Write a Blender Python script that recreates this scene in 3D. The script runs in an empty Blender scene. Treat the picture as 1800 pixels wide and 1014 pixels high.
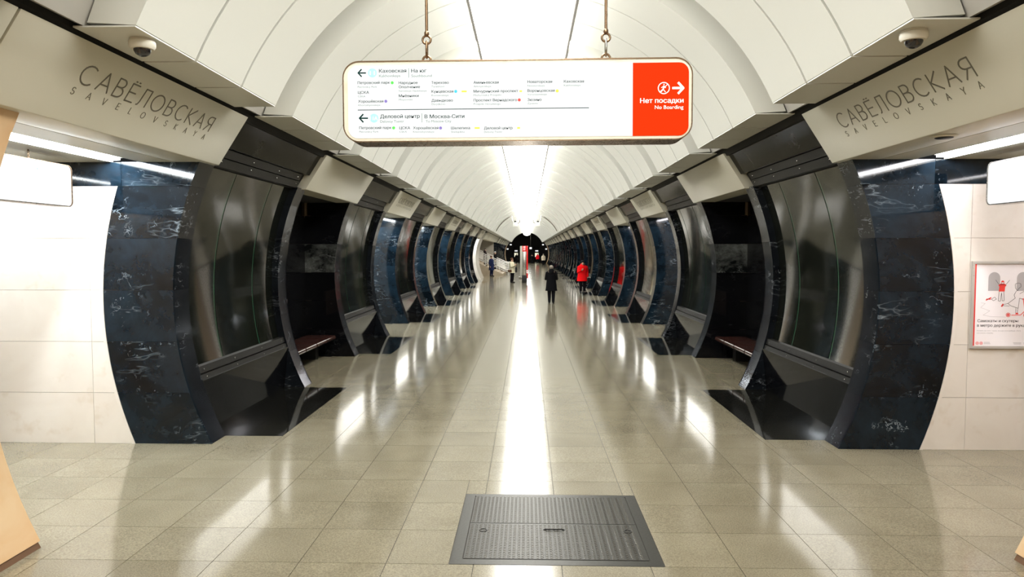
import bpy, bmesh, math, random
from mathutils import Vector, Matrix, Euler

random.seed(7)
C = bpy.context.scene.collection
R = math.radians

# ------------------------------------------------------------------ camera, world, exposure
cam_d = bpy.data.cameras.new('camera')
cam_d.sensor_width = 36.0
cam_d.lens = 1272.0 / 1800.0 * 36.0
cam_d.clip_end = 400
cam = bpy.data.objects.new('camera', cam_d)
C.objects.link(cam)
cam_d.shift_x = 10.76 / 1800.0
cam.location = (0.063, 0.0, 2.133)
cam.rotation_euler = (R(90 - 2.96), 0.0, R(1.688))
bpy.context.scene.camera = cam

w = bpy.data.worlds.new('world')
bpy.context.scene.world = w
w.use_nodes = True
w.node_tree.nodes['Background'].inputs['Color'].default_value = (0.9, 0.95, 1.0, 1)
w.node_tree.nodes['Background'].inputs['Strength'].default_value = 0.02

vs = bpy.context.scene.view_settings
vs.view_transform = 'Standard'
vs.look = 'None'
vs.gamma = 1
vs.use_curve_mapping = False
vs.exposure = 0.0
cy = bpy.context.scene.cycles
cy.max_bounces = 5; cy.diffuse_bounces = 3; cy.glossy_bounces = 3; cy.transmission_bounces = 2
cy.caustics_reflective = False; cy.caustics_refractive = False; cy.sample_clamp_indirect = 8.0
STRIP = 10.0          # luminous crown strip
LED_L, LED_R = 150.0, 62.0

# ------------------------------------------------------------------ materials
def newmat(name):
    m = bpy.data.materials.new(name); m.use_nodes = True
    nt = m.node_tree
    return m, nt, nt.nodes['Principled BSDF']

def plain(name, col, rough=0.5, metal=0.0, ior=1.5, emit=0.0, ecol=None, bump=0.0, bscale=60):
    m, nt, b = newmat(name)
    b.inputs['Base Color'].default_value = (*col, 1)
    b.inputs['Roughness'].default_value = rough
    b.inputs['Metallic'].default_value = metal
    b.inputs['IOR'].default_value = ior
    if emit:
        b.inputs['Emission Color'].default_value = (*(ecol or col), 1)
        b.inputs['Emission Strength'].default_value = emit
        if emit < 5: m.cycles.emission_sampling = 'NONE'      # faintly lit prints need no light sampling of their own
    else:
        # faint grain so that nothing is perfectly flat
        tc = nt.nodes.new('ShaderNodeTexCoord'); nz = nt.nodes.new('ShaderNodeTexNoise')
        nz.inputs['Scale'].default_value = bscale; nz.inputs['Detail'].default_value = 0.0
        nt.links.new(tc.outputs['Object'], nz.inputs['Vector'])
        mr = nt.nodes.new('ShaderNodeMapRange')
        mr.inputs['To Min'].default_value = max(0.02, rough - 0.04); mr.inputs['To Max'].default_value = rough + 0.05
        nt.links.new(nz.outputs['Fac'], mr.inputs['Value'])
        nt.links.new(mr.outputs['Result'], b.inputs['Roughness'])
        if bump:
            bp = nt.nodes.new('ShaderNodeBump'); bp.inputs['Strength'].default_value = bump
            bp.inputs['Distance'].default_value = 0.01
            nt.links.new(nz.outputs['Fac'], bp.inputs['Height'])
            nt.links.new(bp.outputs['Normal'], b.inputs['Normal'])
    return m

def rnd_coords(nt, amount=37.0, coord='Object'):
    tc = nt.nodes.new('ShaderNodeTexCoord'); oi = nt.nodes.new('ShaderNodeObjectInfo')
    mu = nt.nodes.new('ShaderNodeMath'); mu.operation = 'MULTIPLY'; mu.inputs[1].default_value = amount
    nt.links.new(oi.outputs['Random'], mu.inputs[0])
    ad = nt.nodes.new('ShaderNodeVectorMath'); ad.operation = 'ADD'
    nt.links.new(tc.outputs[coord], ad.inputs[0]); nt.links.new(mu.outputs[0], ad.inputs[1])
    return ad.outputs[0], oi

def ramp(nt, stops, src):
    r = nt.nodes.new('ShaderNodeValToRGB')
    e = r.color_ramp.elements
    while len(e) < len(stops): e.new(0.5)
    for k, (p, c) in enumerate(stops):
        e[k].position = p; e[k].color = (*c, 1) if len(c) == 3 else c
    nt.links.new(src, r.inputs['Fac'])
    return r

def noise(nt, vec, scale, detail=4, rough=0.55, dist=0.0):
    n = nt.nodes.new('ShaderNodeTexNoise')
    n.inputs['Scale'].default_value = scale; n.inputs['Detail'].default_value = detail
    n.inputs['Roughness'].default_value = rough; n.inputs['Distortion'].default_value = dist
    if vec is not None: nt.links.new(vec, n.inputs['Vector'])
    return n

def mixc(nt, fac, a, b, mode='MIX'):
    m = nt.nodes.new('ShaderNodeMix'); m.data_type = 'RGBA'; m.blend_type = mode
    for sock, v in ((m.inputs[0], fac), (m.inputs[6], a), (m.inputs[7], b)):
        if hasattr(v, 'links'): nt.links.new(v, sock)
        elif isinstance(v, (int, float)): sock.default_value = v
        else: sock.default_value = (*v, 1)
    return m.outputs[2]

def dark_marble(name, base, cloud, vein, veinamt=1.0, rough=0.07, ior=1.5):
    m, nt, b = newmat(name)
    v, oi = rnd_coords(nt)
    cl = noise(nt, v, 1.5, 5, 0.72, 0.3)
    col = ramp(nt, [(0.38, base), (0.75, cloud)], cl.outputs['Fac']).outputs['Color']
    # broken pale veins: thin ridges of a warped noise, kept only in patches
    wn = noise(nt, v, 1.1, 6, 0.66, 0.3)
    ab = nt.nodes.new('ShaderNodeMath'); ab.operation = 'SUBTRACT'; ab.inputs[1].default_value = 0.5
    nt.links.new(wn.outputs['Fac'], ab.inputs[0])
    ab2 = nt.nodes.new('ShaderNodeMath'); ab2.operation = 'ABSOLUTE'; nt.links.new(ab.outputs[0], ab2.inputs[0])
    ridge = ramp(nt, [(0.0, (0.7, 0.7, 0.7)), (0.006, (0, 0, 0))], ab2.outputs[0])
    patch = noise(nt, v, 3.1, 2, 0.7)
    pr = ramp(nt, [(0.57, (0, 0, 0)), (0.72, (1, 1, 1))], patch.outputs['Fac'])
    mu = nt.nodes.new('ShaderNodeMath'); mu.operation = 'MULTIPLY'
    nt.links.new(ridge.outputs['Color'], mu.inputs[0]); nt.links.new(pr.outputs['Color'], mu.inputs[1])
    # small pale flecks
    fl = noise(nt, v, 22, 2, 0.75)
    fr = ramp(nt, [(0.63, (0, 0, 0)), (0.78, (0.7, 0.7, 0.7))], fl.outputs['Fac'])
    pr2 = noise(nt, v, 1.7, 1, 0.5)
    pr2r = ramp(nt, [(0.5, (0, 0, 0)), (0.72, (0.8, 0.8, 0.8))], pr2.outputs['Fac'])
    mu2 = nt.nodes.new('ShaderNodeMath'); mu2.operation = 'MULTIPLY'
    nt.links.new(fr.outputs['Color'], mu2.inputs[0]); nt.links.new(pr2r.outputs['Color'], mu2.inputs[1])
    mx = nt.nodes.new('ShaderNodeMath'); mx.operation = 'MAXIMUM'
    nt.links.new(mu.outputs[0], mx.inputs[0]); nt.links.new(mu2.outputs[0], mx.inputs[1])
    mp = nt.nodes.new('ShaderNodeMapping'); mp.inputs['Rotation'].default_value = (0.5, 0.7, 0.3); mp.inputs['Scale'].default_value = (0.5, 0.5, 1.9)
    nt.links.new(v, mp.inputs['Vector'])
    ln = noise(nt, mp.outputs[0], 1.6, 4, 0.68, 0.25)
    l1 = nt.nodes.new('ShaderNodeMath'); l1.operation = 'SUBTRACT'; l1.inputs[1].default_value = 0.47; nt.links.new(ln.outputs['Fac'], l1.inputs[0])
    l2 = nt.nodes.new('ShaderNodeMath'); l2.operation = 'ABSOLUTE'; nt.links.new(l1.outputs[0], l2.inputs[0])
    lr = ramp(nt, [(0.0, (0.75, 0.75, 0.75)), (0.004, (0.25, 0.25, 0.25)), (0.02, (0, 0, 0))], l2.outputs[0])
    l3 = nt.nodes.new('ShaderNodeMath'); l3.operation = 'MULTIPLY'
    nt.links.new(lr.outputs['Color'], l3.inputs[0]); nt.links.new(pr2r.outputs['Color'], l3.inputs[1])
    mx2 = nt.nodes.new('ShaderNodeMath'); mx2.operation = 'MAXIMUM'
    nt.links.new(mx.outputs[0], mx2.inputs[0]); nt.links.new(l3.outputs[0], mx2.inputs[1])
    mm = nt.nodes.new('ShaderNodeMath'); mm.operation = 'MULTIPLY'; mm.inputs[1].default_value = veinamt
    nt.links.new(mx2.outputs[0], mm.inputs[0])
    nt.links.new(mixc(nt, mm.outputs[0], col, vein), b.inputs['Base Color'])
    b.inputs['Roughness'].default_value = rough
    b.inputs['IOR'].default_value = ior
    return m

def pale_marble(name, a, bcol, stain, rough=0.16):
    m, nt, b = newmat(name)
    v, oi = rnd_coords(nt)
    n1 = noise(nt, v, 1.4, 3, 0.6, 1.5)
    col = ramp(nt, [(0.3, a), (0.7, bcol)], n1.outputs['Fac']).outputs['Color']
    n2 = noise(nt, v, 3.5, 3, 0.7)
    st = ramp(nt, [(0.6, (0, 0, 0)), (0.8, (0.6, 0.6, 0.6))], n2.outputs['Fac']).outputs['Color']
    nt.links.new(mixc(nt, st, col, stain), b.inputs['Base Color'])
    b.inputs['Roughness'].default_value = rough
    return m

def granite(name, c0, c1, c2, rough=0.1, spread=0.10):
    m, nt, b = newmat(name)
    v, oi = rnd_coords(nt, 11.0)
    big = noise(nt, v, 2.0, 3, 0.5, 0.3)
    col = ramp(nt, [(0.25, c0), (0.75, c1)], big.outputs['Fac']).outputs['Color']
    gr = noise(nt, v, 95, 1, 0.7)
    g2 = ramp(nt, [(0.32, (0.55, 0.55, 0.55)), (0.68, (1.3, 1.3, 1.3))], gr.outputs['Fac']).outputs['Color']
    col = mixc(nt, 0.6, col, g2, 'MULTIPLY')
    # tone of each tile
    mr = nt.nodes.new('ShaderNodeMapRange')
    mr.inputs['To Min'].default_value = 1 - spread; mr.inputs['To Max'].default_value = 1 + spread
    nt.links.new(oi.outputs['Random'], mr.inputs['Value'])
    sc = nt.nodes.new('ShaderNodeVectorMath'); sc.operation = 'SCALE'
    nt.links.new(col, sc.inputs[0]); nt.links.new(mr.outputs['Result'], sc.inputs['Scale'])
    nt.links.new(sc.outputs[0], b.inputs['Base Color'])
    rn = big
    rr = nt.nodes.new('ShaderNodeMapRange')
    rr.inputs['To Min'].default_value = rough * 0.75; rr.inputs['To Max'].default_value = rough * 1.35
    nt.links.new(rn.outputs['Fac'], rr.inputs['Value']); nt.links.new(rr.outputs['Result'], b.inputs['Roughness'])
    b.inputs['IOR'].default_value = 1.6
    bp = nt.nodes.new('ShaderNodeBump'); bp.inputs['Strength'].default_value = 0.04; bp.inputs['Distance'].default_value = 0.02
    nt.links.new(big.outputs['Fac'], bp.inputs['Height'])
    nt.links.new(bp.outputs['Normal'], b.inputs['Normal'])
    return m

M = {}
M['dark'] = dark_marble('dark_marble', (0.0018, 0.0036, 0.0055), (0.009, 0.020, 0.032), (0.36, 0.43, 0.48), 1.0, 0.06, 1.36)
M['black'] = dark_marble('black_marble', (0.003, 0.003, 0.0035), (0.006, 0.0065, 0.008), (0.25, 0.27, 0.28), 0.12, 0.06, 1.38)
M['cloudy'] = dark_marble('clouded_marble', (0.004, 0.005, 0.005), (0.17, 0.18, 0.17), (0.4, 0.42, 0.42), 1.0, 0.1)
M['plinthblack'] = dark_marble('plinth_marble', (0.003, 0.003, 0.0035), (0.005, 0.0055, 0.007), (0.25, 0.27, 0.28), 0.12, 0.08, 1.2)
M['rib'] = dark_marble('rib_marble', (0.005, 0.006, 0.008), (0.013, 0.016, 0.021), (0.36, 0.39, 0.42), 1.0, 0.1, 1.36)
M['white'] = pale_marble('white_marble', (0.64, 0.59, 0.52), (0.69, 0.65, 0.585), (0.53, 0.44, 0.335))
M['beige'] = pale_marble('beige_marble', (0.60, 0.385, 0.21), (0.65, 0.48, 0.30), (0.46, 0.27, 0.13))
M['floor'] = granite('floor_granite', (0.195, 0.172, 0.118), (0.245, 0.218, 0.153), None, 0.11, 0.05)
M['floorgrey'] = granite('grey_granite', (0.16, 0.16, 0.155), (0.2, 0.2, 0.19), None, 0.2)
M['floorblack'] = granite('black_granite', (0.006, 0.006, 0.005), (0.011, 0.011, 0.009), None, 0.06, 0.1)
M['grout'] = plain('dark_grout', (0.05, 0.045, 0.038), 0.8)
M['wgrout'] = plain('brown_grout', (0.26, 0.19, 0.12), 0.8)
M['panel'] = plain('cream_metal_panel', (0.635, 0.642, 0.60), 0.42)
M['lintel'] = plain('cream_lintel', (0.585, 0.567, 0.475), 0.33)
M['shell'] = plain('pale_grey_shell', (0.46, 0.45, 0.42), 0.6)
M['backwall'] = plain('dark_back_wall', (0.06, 0.055, 0.05), 0.5)
M['posterframe'] = plain('pale_aluminium_frame', (0.52, 0.50, 0.46), 0.3, 0.3)
M['gap'] = plain('black_gap', (0.006, 0.006, 0.006), 0.9)
M['glass'] = plain('smoked_back_painted_glass', (0.006, 0.007, 0.005), 0.025, 0.0, 1.85)
M['edge'] = plain('green_glass_edge', (0.012, 0.06, 0.03), 0.12, 0.0, 1.8)
M['rail'] = plain('dark_bronze_rail', (0.010, 0.0095, 0.008), 0.42, 0.0, 1.25)
M['upper'] = dark_marble('upper_marble', (0.003, 0.003, 0.002), (0.006, 0.006, 0.004), (0.40, 0.40, 0.38), 0.3, 0.12, 1.16)
M['steel'] = plain('brushed_steel', (0.42, 0.40, 0.36), 0.25, 1.0)
M['bronze'] = plain('bronze_rod', (0.24, 0.16, 0.10), 0.28, 1.0)
M['stud'] = plain('bright_stud', (0.85, 0.85, 0.82), 0.2, 1.0)
M['hatch'] = plain('worn_steel_plate', (0.026, 0.025, 0.021), 0.38, 0.5)
M['tread'] = plain('raised_steel_tread', (0.085, 0.08, 0.068), 0.3, 0.8)
M['strip'] = plain('light_strip', (1, 1, 1), 0.5, emit=STRIP, ecol=(1.0, 0.985, 0.93))
M['ledl'] = plain('cool_led_left', (1, 1, 1), 0.5, emit=LED_L, ecol=(0.86, 0.93, 1.0))
M['ledr'] = plain('cool_led_right', (1, 1, 1), 0.5, emit=LED_R, ecol=(0.97, 0.95, 1.0))
M['signwhite'] = plain('lit_sign_face', (0.06, 0.06, 0.06), 0.6, ior=1.1, emit=1.0, ecol=(0.99, 1.0, 0.99))
M['signred'] = plain('lit_red_face', (0.02, 0.0, 0.0), 0.6, ior=1.1, emit=0.98, ecol=(1.0, 0.050, 0.004))
M['signedge'] = pale_marble('lit_sign_border', (0.82, 0.78, 0.64), (0.92, 0.89, 0.78), (0.6, 0.52, 0.36), 0.4)
M['teal'] = plain('dark_teal_print', (0.002, 0.035, 0.034), 0.6, ior=1.2)
M['palegrey'] = plain('pale_grey_print', (0.16, 0.27, 0.25), 0.6, ior=1.2)
M['cyan'] = plain('pale_cyan_print', (0.25, 0.9, 0.95), 0.5, emit=0.55, ecol=(0.42, 0.98, 1.0))
M['pgreen'] = plain('green_print', (0.08, 0.6, 0.08), 0.5, emit=0.3)
M['ppurple'] = plain('purple_print', (0.2, 0.16, 0.5), 0.5, emit=0.3)
M['pblue'] = plain('blue_print', (0.03, 0.45, 0.8), 0.5, emit=0.3)
M['pyellow'] = plain('yellow_print', (0.85, 0.75, 0.05), 0.5, emit=0.4)
M['pred'] = plain('red_print', (0.75, 0.05, 0.04), 0.5)
M['pgrey'] = plain('grey_print', (0.42, 0.40, 0.40), 0.6)
M['pblack'] = plain('black_print', (0.03, 0.025, 0.025), 0.6)
M['pwhite'] = plain('white_print', (0.9, 0.9, 0.9), 0.5, emit=0.55)
M['paper'] = plain('poster_paper', (0.84, 0.80, 0.80), 0.35)
M['lettering'] = plain('grey_inlaid_letters', (0.16, 0.145, 0.11), 0.3, 0.6)
M['plastic'] = plain('cream_plastic', (0.68, 0.66, 0.58), 0.4)
M['dome'] = plain('smoked_dome', (0.012, 0.01, 0.01), 0.05, 0, 1.6)
M['seat'] = plain('brown_lacquered_seat', (0.035, 0.013, 0.010), 0.16, 0, 1.5)
M['seatgap'] = plain('black_rubber', (0.006, 0.006, 0.006), 0.5)
M['brownwood'] = plain('brown_back_panel', (0.05, 0.026, 0.016), 0.4)
M['plinth'] = plain('brown_base_strip', (0.12, 0.055, 0.02), 0.5)
M['red'] = plain('red_enamel', (0.72, 0.012, 0.012), 0.25)
M['greyboard'] = plain('grey_board', (0.42, 0.42, 0.36), 0.4)
M['darkend'] = plain('dark_end_wall', (0.018, 0.013, 0.008), 0.5)
M['litwin'] = plain('lit_window', (0.9, 0.85, 0.6), 0.5, emit=1.1, ecol=(0.95, 0.9, 0.66))
M['skin'] = plain('skin', (0.55, 0.33, 0.23), 0.5)
M['ledstair'] = plain('stair_led', (1, 1, 1), 0.5, emit=9.0, ecol=(1.0, 0.97, 0.9))
M['stairwall'] = plain('stair_wall_stone', (0.42, 0.38, 0.32), 0.5)
M['railsteel'] = plain('polished_rail', (0.92, 0.92, 0.9), 0.3, 0.6)
M['stone'] = pale_marble('stair_stone', (0.42, 0.34, 0.24), (0.52, 0.43, 0.32), (0.3, 0.22, 0.15), 0.4)

def cloth(name, col, rough=0.85):
    if name not in M: M[name] = plain(name, col, rough, ior=1.2, bump=0.3, bscale=120)
    return M[name]

# ------------------------------------------------------------------ geometry helpers
def finish(bm, name, mat, smooth=None):
    bmesh.ops.recalc_face_normals(bm, faces=bm.faces)
    me = bpy.data.meshes.new(name)
    bm.to_mesh(me); bm.free()
    if mat: me.materials.append(mat)
    if smooth:
        for p in me.polygons: p.use_smooth = True
        me.set_sharp_from_angle(angle=R(smooth))
    return me

def link(name, data, parent=None, loc=(0, 0, 0), rot=None):
    o = bpy.data.objects.new(name, data)
    C.objects.link(o)
    o.parent = parent
    o.location = loc
    if rot: o.rotation_euler = rot
    return o

def tag(o, label=None, cat=None, group=None, kind=None):
    if label: o['label'] = label
    if cat: o['category'] = cat
    if group: o['group'] = group
    if kind: o['kind'] = kind
    return o

def empty(name, loc=(0, 0, 0), rot=None):
    o = link(name, None, None, loc, rot); o.empty_display_size = 0.2
    return o

def b_box(bm, x0, x1, y0, y1, z0, z1):
    v = [bm.verts.new(p) for p in ((x0, y0, z0), (x1, y0, z0), (x1, y1, z0), (x0, y1, z0), (x0, y0, z1), (x1, y0, z1), (x1, y1, z1), (x0, y1, z1))]
    for f in ((0, 3, 2, 1), (4, 5, 6, 7), (0, 1, 5, 4), (1, 2, 6, 5), (2, 3, 7, 6), (3, 0, 4, 7)):
        bm.faces.new([v[i] for i in f])
    return v

def box_mesh(name, x0, x1, y0, y1, z0, z1, mat, bevel=0.0, seg=2):
    bm = bmesh.new(); b_box(bm, min(x0, x1), max(x0, x1), y0, y1, z0, z1)
    if bevel: bmesh.ops.bevel(bm, geom=bm.edges[:], offset=bevel, segments=seg, profile=0.5, affect='EDGES')
    return finish(bm, name, mat, 40 if bevel else None)

def b_solid(bm, inner, outer, y0, y1):
    """solid between two XZ polylines of equal length, extruded along Y"""
    n = len(inner)
    A0 = [bm.verts.new((p[0], y0, p[1])) for p in inner]; B0 = [bm.verts.new((p[0], y0, p[1])) for p in outer]
    A1 = [bm.verts.new((p[0], y1, p[1])) for p in inner]; B1 = [bm.verts.new((p[0], y1, p[1])) for p in outer]
    for i in range(n - 1):
        bm.faces.new((A0[i], A0[i + 1], B0[i + 1], B0[i]))
        bm.faces.new((A1[i], B1[i], B1[i + 1], A1[i + 1]))
        bm.faces.new((A0[i], A1[i], A1[i + 1], A0[i + 1]))
        bm.faces.new((B0[i], B0[i + 1], B1[i + 1], B1[i]))
    bm.faces.new((A0[0], B0[0], B1[0], A1[0]))
    bm.faces.new((A0[-1], A1[-1], B1[-1], B0[-1]))

def solid_mesh(name, inner, outer, y0, y1, mat, smooth=30):
    bm = bmesh.new(); b_solid(bm, inner, outer, y0, y1)
    return finish(bm, name, mat, smooth)

def prism_mesh(name, poly, y0, y1, mat):
    bm = bmesh.new()
    a = [bm.verts.new((p[0], y0, p[1])) for p in poly]; b = [bm.verts.new((p[0], y1, p[1])) for p in poly]
    n = len(poly)
    bm.faces.new(a); bm.faces.new(b[::-1])
    for i in range(n): bm.faces.new((a[i], b[i], b[(i + 1) % n], a[(i + 1) % n]))
    return finish(bm, name, mat)

def b_tube(bm, pts, rad, n=8, flat=1.0, caps=True):
    pts = [Vector(p) for p in pts]
    if not isinstance(rad, (list, tuple)): rad = [rad] * len(pts)
    rings = []; prev = None
    for i, p in enumerate(pts):
        t = (pts[min(i + 1, len(pts) - 1)] - pts[max(i - 1, 0)]).normalized()
        if prev is None:
            u = t.orthogonal().normalized()
            if abs(t.z) > 0.9: u = Vector((1, 0, 0)); u = (u - t * u.dot(t)).normalized()
        else:
            u = (prev - t * prev.dot(t)).normalized()
        prev = u; v = t.cross(u)
        rings.append([bm.verts.new(p + (u * math.cos(2 * math.pi * k / n) + v * math.sin(2 * math.pi * k / n) * flat) * rad[i]) for k in range(n)])
    for a, b in zip(rings, rings[1:]):
        for k in range(n): bm.faces.new((a[k], a[(k + 1) % n], b[(k + 1) % n], b[k]))
    if caps: bm.faces.new(rings[0][::-1]); bm.faces.new(rings[-1])

def tube_mesh(name, pts, rad, mat, n=8, flat=1.0):
    bm = bmesh.new(); b_tube(bm, pts, rad, n, flat)
    return finish(bm, name, mat, 50)

def b_torus(bm, c, rx, rz, r, axis='Y', n=18, m=8, rot=0):
    """ring in the XZ plane (axis Y) or YZ plane (axis X); rx, rz half-axes"""
    g = []
    for i in range(n):
        a = 2 * math.pi * i / n; ca, sa = math.cos(a), math.sin(a)
        row = []
        for j in range(m):
            b = 2 * math.pi * j / m
            h = (rx + r * math.cos(b)) * ca; z = (rz + r * math.cos(b)) * sa; o = r * math.sin(b)
            p = (h, o, z) if axis == 'Y' else (o, h, z)
            row.append(bm.verts.new((c[0] + p[0], c[1] + p[1], c[2] + p[2])))
        g.append(row)
    for i in range(n):
        for j in range(m):
            bm.faces.new((g[i][j], g[(i + 1) % n][j], g[(i + 1) % n][(j + 1) % m], g[i][(j + 1) % m]))

def b_lathe(bm, prof, c=(0, 0, 0), n=24):
    rings = []
    for r, z in prof:
        rings.append([bm.verts.new((c[0] + r * math.cos(2 * math.pi * k / n), c[1] + r * math.sin(2 * math.pi * k / n), c[2] + z)) for k in range(n)])
    for a, b in zip(rings, rings[1:]):
        for k in range(n): bm.faces.new((a[k], a[(k + 1) % n], b[(k + 1) % n], b[k]))
    bm.faces.new(rings[0][::-1]); bm.faces.new(rings[-1])

def lathe_mesh(name, prof, mat, n=24):
    bm = bmesh.new(); b_lathe(bm, prof, n=n)
    return finish(bm, name, mat, 40)

def rounded(x0, x1, z0, z1, r, n=6, corners=(1, 1, 1, 1)):
    """rounded rectangle outline in XZ; corners: (bl, br, tr, tl)"""
    out = []
    for (cx, cz, a0, on) in ((x0 + r, z0 + r, 180, corners[0]), (x1 - r, z0 + r, 270, corners[1]), (x1 - r, z1 - r, 0, corners[2]), (x0 + r, z1 - r, 90, corners[3])):
        if on:
            for k in range(n + 1):
                a = R(a0 + 90 * k / n); out.append((cx + r * math.cos(a), cz + r * math.sin(a)))
        else:
            out.append((x0 if cx == x0 + r else x1, z0 if cz == z0 + r else z1))
    return out

WORK = bpy.data.scenes.new('workbench')
def text_mesh(s, cap, mat, bold=0.0, spacing=1.0, align='LEFT', width=None, ext=0.0008):
    """flat lettering in the XZ plane facing -Y, baseline at z=0; cap = height of a capital, width = fitted length"""
    cu = bpy.data.curves.new('lettering', 'FONT')
    cu.body = s; cu.size = 1.0; cu.offset = min(bold, 0.0); cu.space_character = spacing; cu.align_x = 'LEFT'
    cu.resolution_u = 3; cu.extrude = 0.0
    o = bpy.data.objects.new('lettering_tmp', cu); WORK.collection.objects.link(o)
    WORK.view_layers[0].update(); dg = WORK.view_layers[0].depsgraph
    me = bpy.data.meshes.new_from_object(o.evaluated_get(dg))
    bpy.data.objects.remove(o); bpy.data.curves.remove(cu)
    k = cap / 0.729
    xs = [v.co.x for v in me.vertices] or [0, 1]
    x0, x1 = min(xs), max(xs)
    kx = k if width is None else width / (x1 - x0)
    off = {'LEFT': 0, 'RIGHT': -(x1 - x0) * kx, 'CENTER': -(x1 - x0) * kx / 2}[align]
    bm = bmesh.new(); bm.from_mesh(me)
    bpy.data.meshes.remove(me)
    for v in bm.verts:
        v.co = Vector(((v.co.x - x0) * kx + off, 0, v.co.y * k))
    if bold > 0:                      # heavier strokes: the same letters set again a hair to the side
        src = bm.verts[:] + bm.edges[:] + bm.faces[:]
        for dx in (bold * k * 1.1, -bold * k * 1.1):
            dup_ = bmesh.ops.duplicate(bm, geom=src)
            for g in dup_['geom']:
                if isinstance(g, bmesh.types.BMVert): g.co.x += dx; g.co.y -= 0.00005 * (1 if dx > 0 else 2)
    if ext:
        r = bmesh.ops.extrude_face_region(bm, geom=bm.faces[:])
        for g in r['geom']:
            if isinstance(g, bmesh.types.BMVert): g.co.y -= ext
    return finish(bm, 'lettering', mat)

# ------------------------------------------------------------------ hall profile
def A(z, off=0.0):
    return 0.32 + math.sqrt((3.5 + off) ** 2 - (z - 1.62) ** 2)

def arc(s, z0, z1, n=14, off=0.0, dx=0.0):
    return [(s * (A(z0 + (z1 - z0) * i / n, off) + dx), z0 + (z1 - z0) * i / n) for i in range(n + 1)]

EDGE = 2.62                                   # half width of the vault where it meets the soffit
def Bx(z):
    p = ((0.0, 4.28), (1.7, 4.593), (2.84, 4.40))
    t = 0.0
    for i in range(3):
        q = p[i][1]
        for j in range(3):
            if j != i: q *= (z - p[j][0]) / (p[i][0] - p[j][0])
        t += q
    return t
def barc(s, z0, z1, n=14, dx=0.0):
    return [(s * (Bx(z0 + (z1 - z0) * i / n) + dx), z0 + (z1 - z0) * i / n) for i in range(n + 1)]

PITCH, NEAR, PLEN, RIB = 6.67, 7.84, 3.66, 0.34
NP = 18
END = NEAR + PITCH * (NP - 1) + PLEN          # last pylon ends
BACK = -8.0
YEND = END + 3.4
COURSES = [0.0, 0.568, 1.136, 1.704, 2.272, 2.84]
TOPZ = 3.1
VR, VC = 2.875, 2.495                           # vault radius and centre height
SOF = 3.68
LEFT_SKIP = (8, 9, 10)
ORD = ['first', 'second', 'third', 'fourth', 'fifth', 'sixth', 'seventh', 'eighth', 'ninth', 'tenth', 'eleventh', 'twelfth', 'thirteenth', 'fourteenth', 'fifteenth', 'sixteenth', 'seventeenth', 'eighteenth']
SIDE = {-1: 'left', 1: 'right'}
def near(k): return NEAR + PITCH * k

# ------------------------------------------------------------------ floor
floor = link('floor', box_mesh('floor', -9.6, 9.6, BACK, YEND + 22, -0.12, -0.006, M['grout']))
tag(floor, 'polished beige granite tile floor of the hall', kind='structure')
T = 0.6; GAP = 0.0045
cuts = [(-0.47, 1.0, 4.82, 6.25)]
for k in range(NP):
    for s in (-1, 1):
        if s < 0 and (k in LEFT_SKIP or k == 7): continue
        y0, y1 = near(k) + RIB, near(k) + PLEN - RIB
        cuts.append((2.76 if s > 0 else -3.75, 3.75 if s > 0 else -2.76, y0, y1))
def subtract(r, c):
    x0, x1, y0, y1 = r; a0, a1, b0, b1 = c
    if a0 >= x1 - 1e-6 or a1 <= x0 + 1e-6 or b0 >= y1 - 1e-6 or b1 <= y0 + 1e-6: return [r]
    out = []
    if a0 > x0: out.append((x0, a0, y0, y1))
    if a1 < x1: out.append((a1, x1, y0, y1))
    m0, m1 = max(x0, a0), min(x1, a1)
    if b0 > y0: out.append((m0, m1, y0, b0))
    if b1 < y1: out.append((m0, m1, b1, y1))
    return [q for q in out if q[1] - q[0] > 0.012 and q[3] - q[2] > 0.012]
def in_pylon(x, y):
    if abs(x) < 3.55: return False
    if y < 4.9: return True
    for k in range(NP):
        if near(k) + 0.05 < y < near(k) + PLEN - 0.05:
            return not (x < 0 and k in LEFT_SKIP)
    return False
rects = []
ny0 = int((BACK - 4.82) / T) - 1
ny1 = int((YEND + 18 - 4.82) / T)
for iy in range(ny0, ny1):
    y0 = 4.82 + T * iy
    if y0 < BACK: continue
    for ix in range(-16, 16):
        x0 = -0.3 + T * ix
        if x0 < -9.35 or x0 + T > 9.35: continue
        if in_pylon(x0 + T / 2 + (T / 2 if x0 > 0 else -T / 2) * 0.0, y0 + T / 2) and abs(x0 + T / 2) > 3.9: continue
        if abs(x0 + T / 2) > 5 and y0 > 60: continue
        rs = [(x0, x0 + T, y0, y0 + T)]
        for c in cuts:
            if c[2] > y0 + T or c[3] < y0: continue
            rs = [q for r in rs for q in subtract(r, c)]
        rects += rs
def seen(r):
    cx, cy = (r[0] + r[1]) / 2, (r[2] + r[3]) / 2
    if cy < 4.3: return False
    px = 928 + (cx - 0.07) / cy * 1272; py = 440 + 2.125 / cy * 1272
    return -60 < px < 1860 and py < 1080 and not in_pylon(cx, cy)
vis = sorted([r for r in rects if seen(r)], key=lambda r: (r[2] + r[3]) / 2)
near_t = set(vis[:296])
tm = {}
def tile_mesh(wx, wy, mat):
    key = (round(wx, 4), round(wy, 4), mat.name)
    if key not in tm:
        bm = bmesh.new()
        a, b = wx / 2 - GAP / 2, wy / 2 - GAP / 2
        v = b_box(bm, -a, a, -b, b, -0.0055, 0)
        tm[key] = finish(bm, 'floor_tile', mat)
    return tm[key]
rest = bmesh.new()
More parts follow.
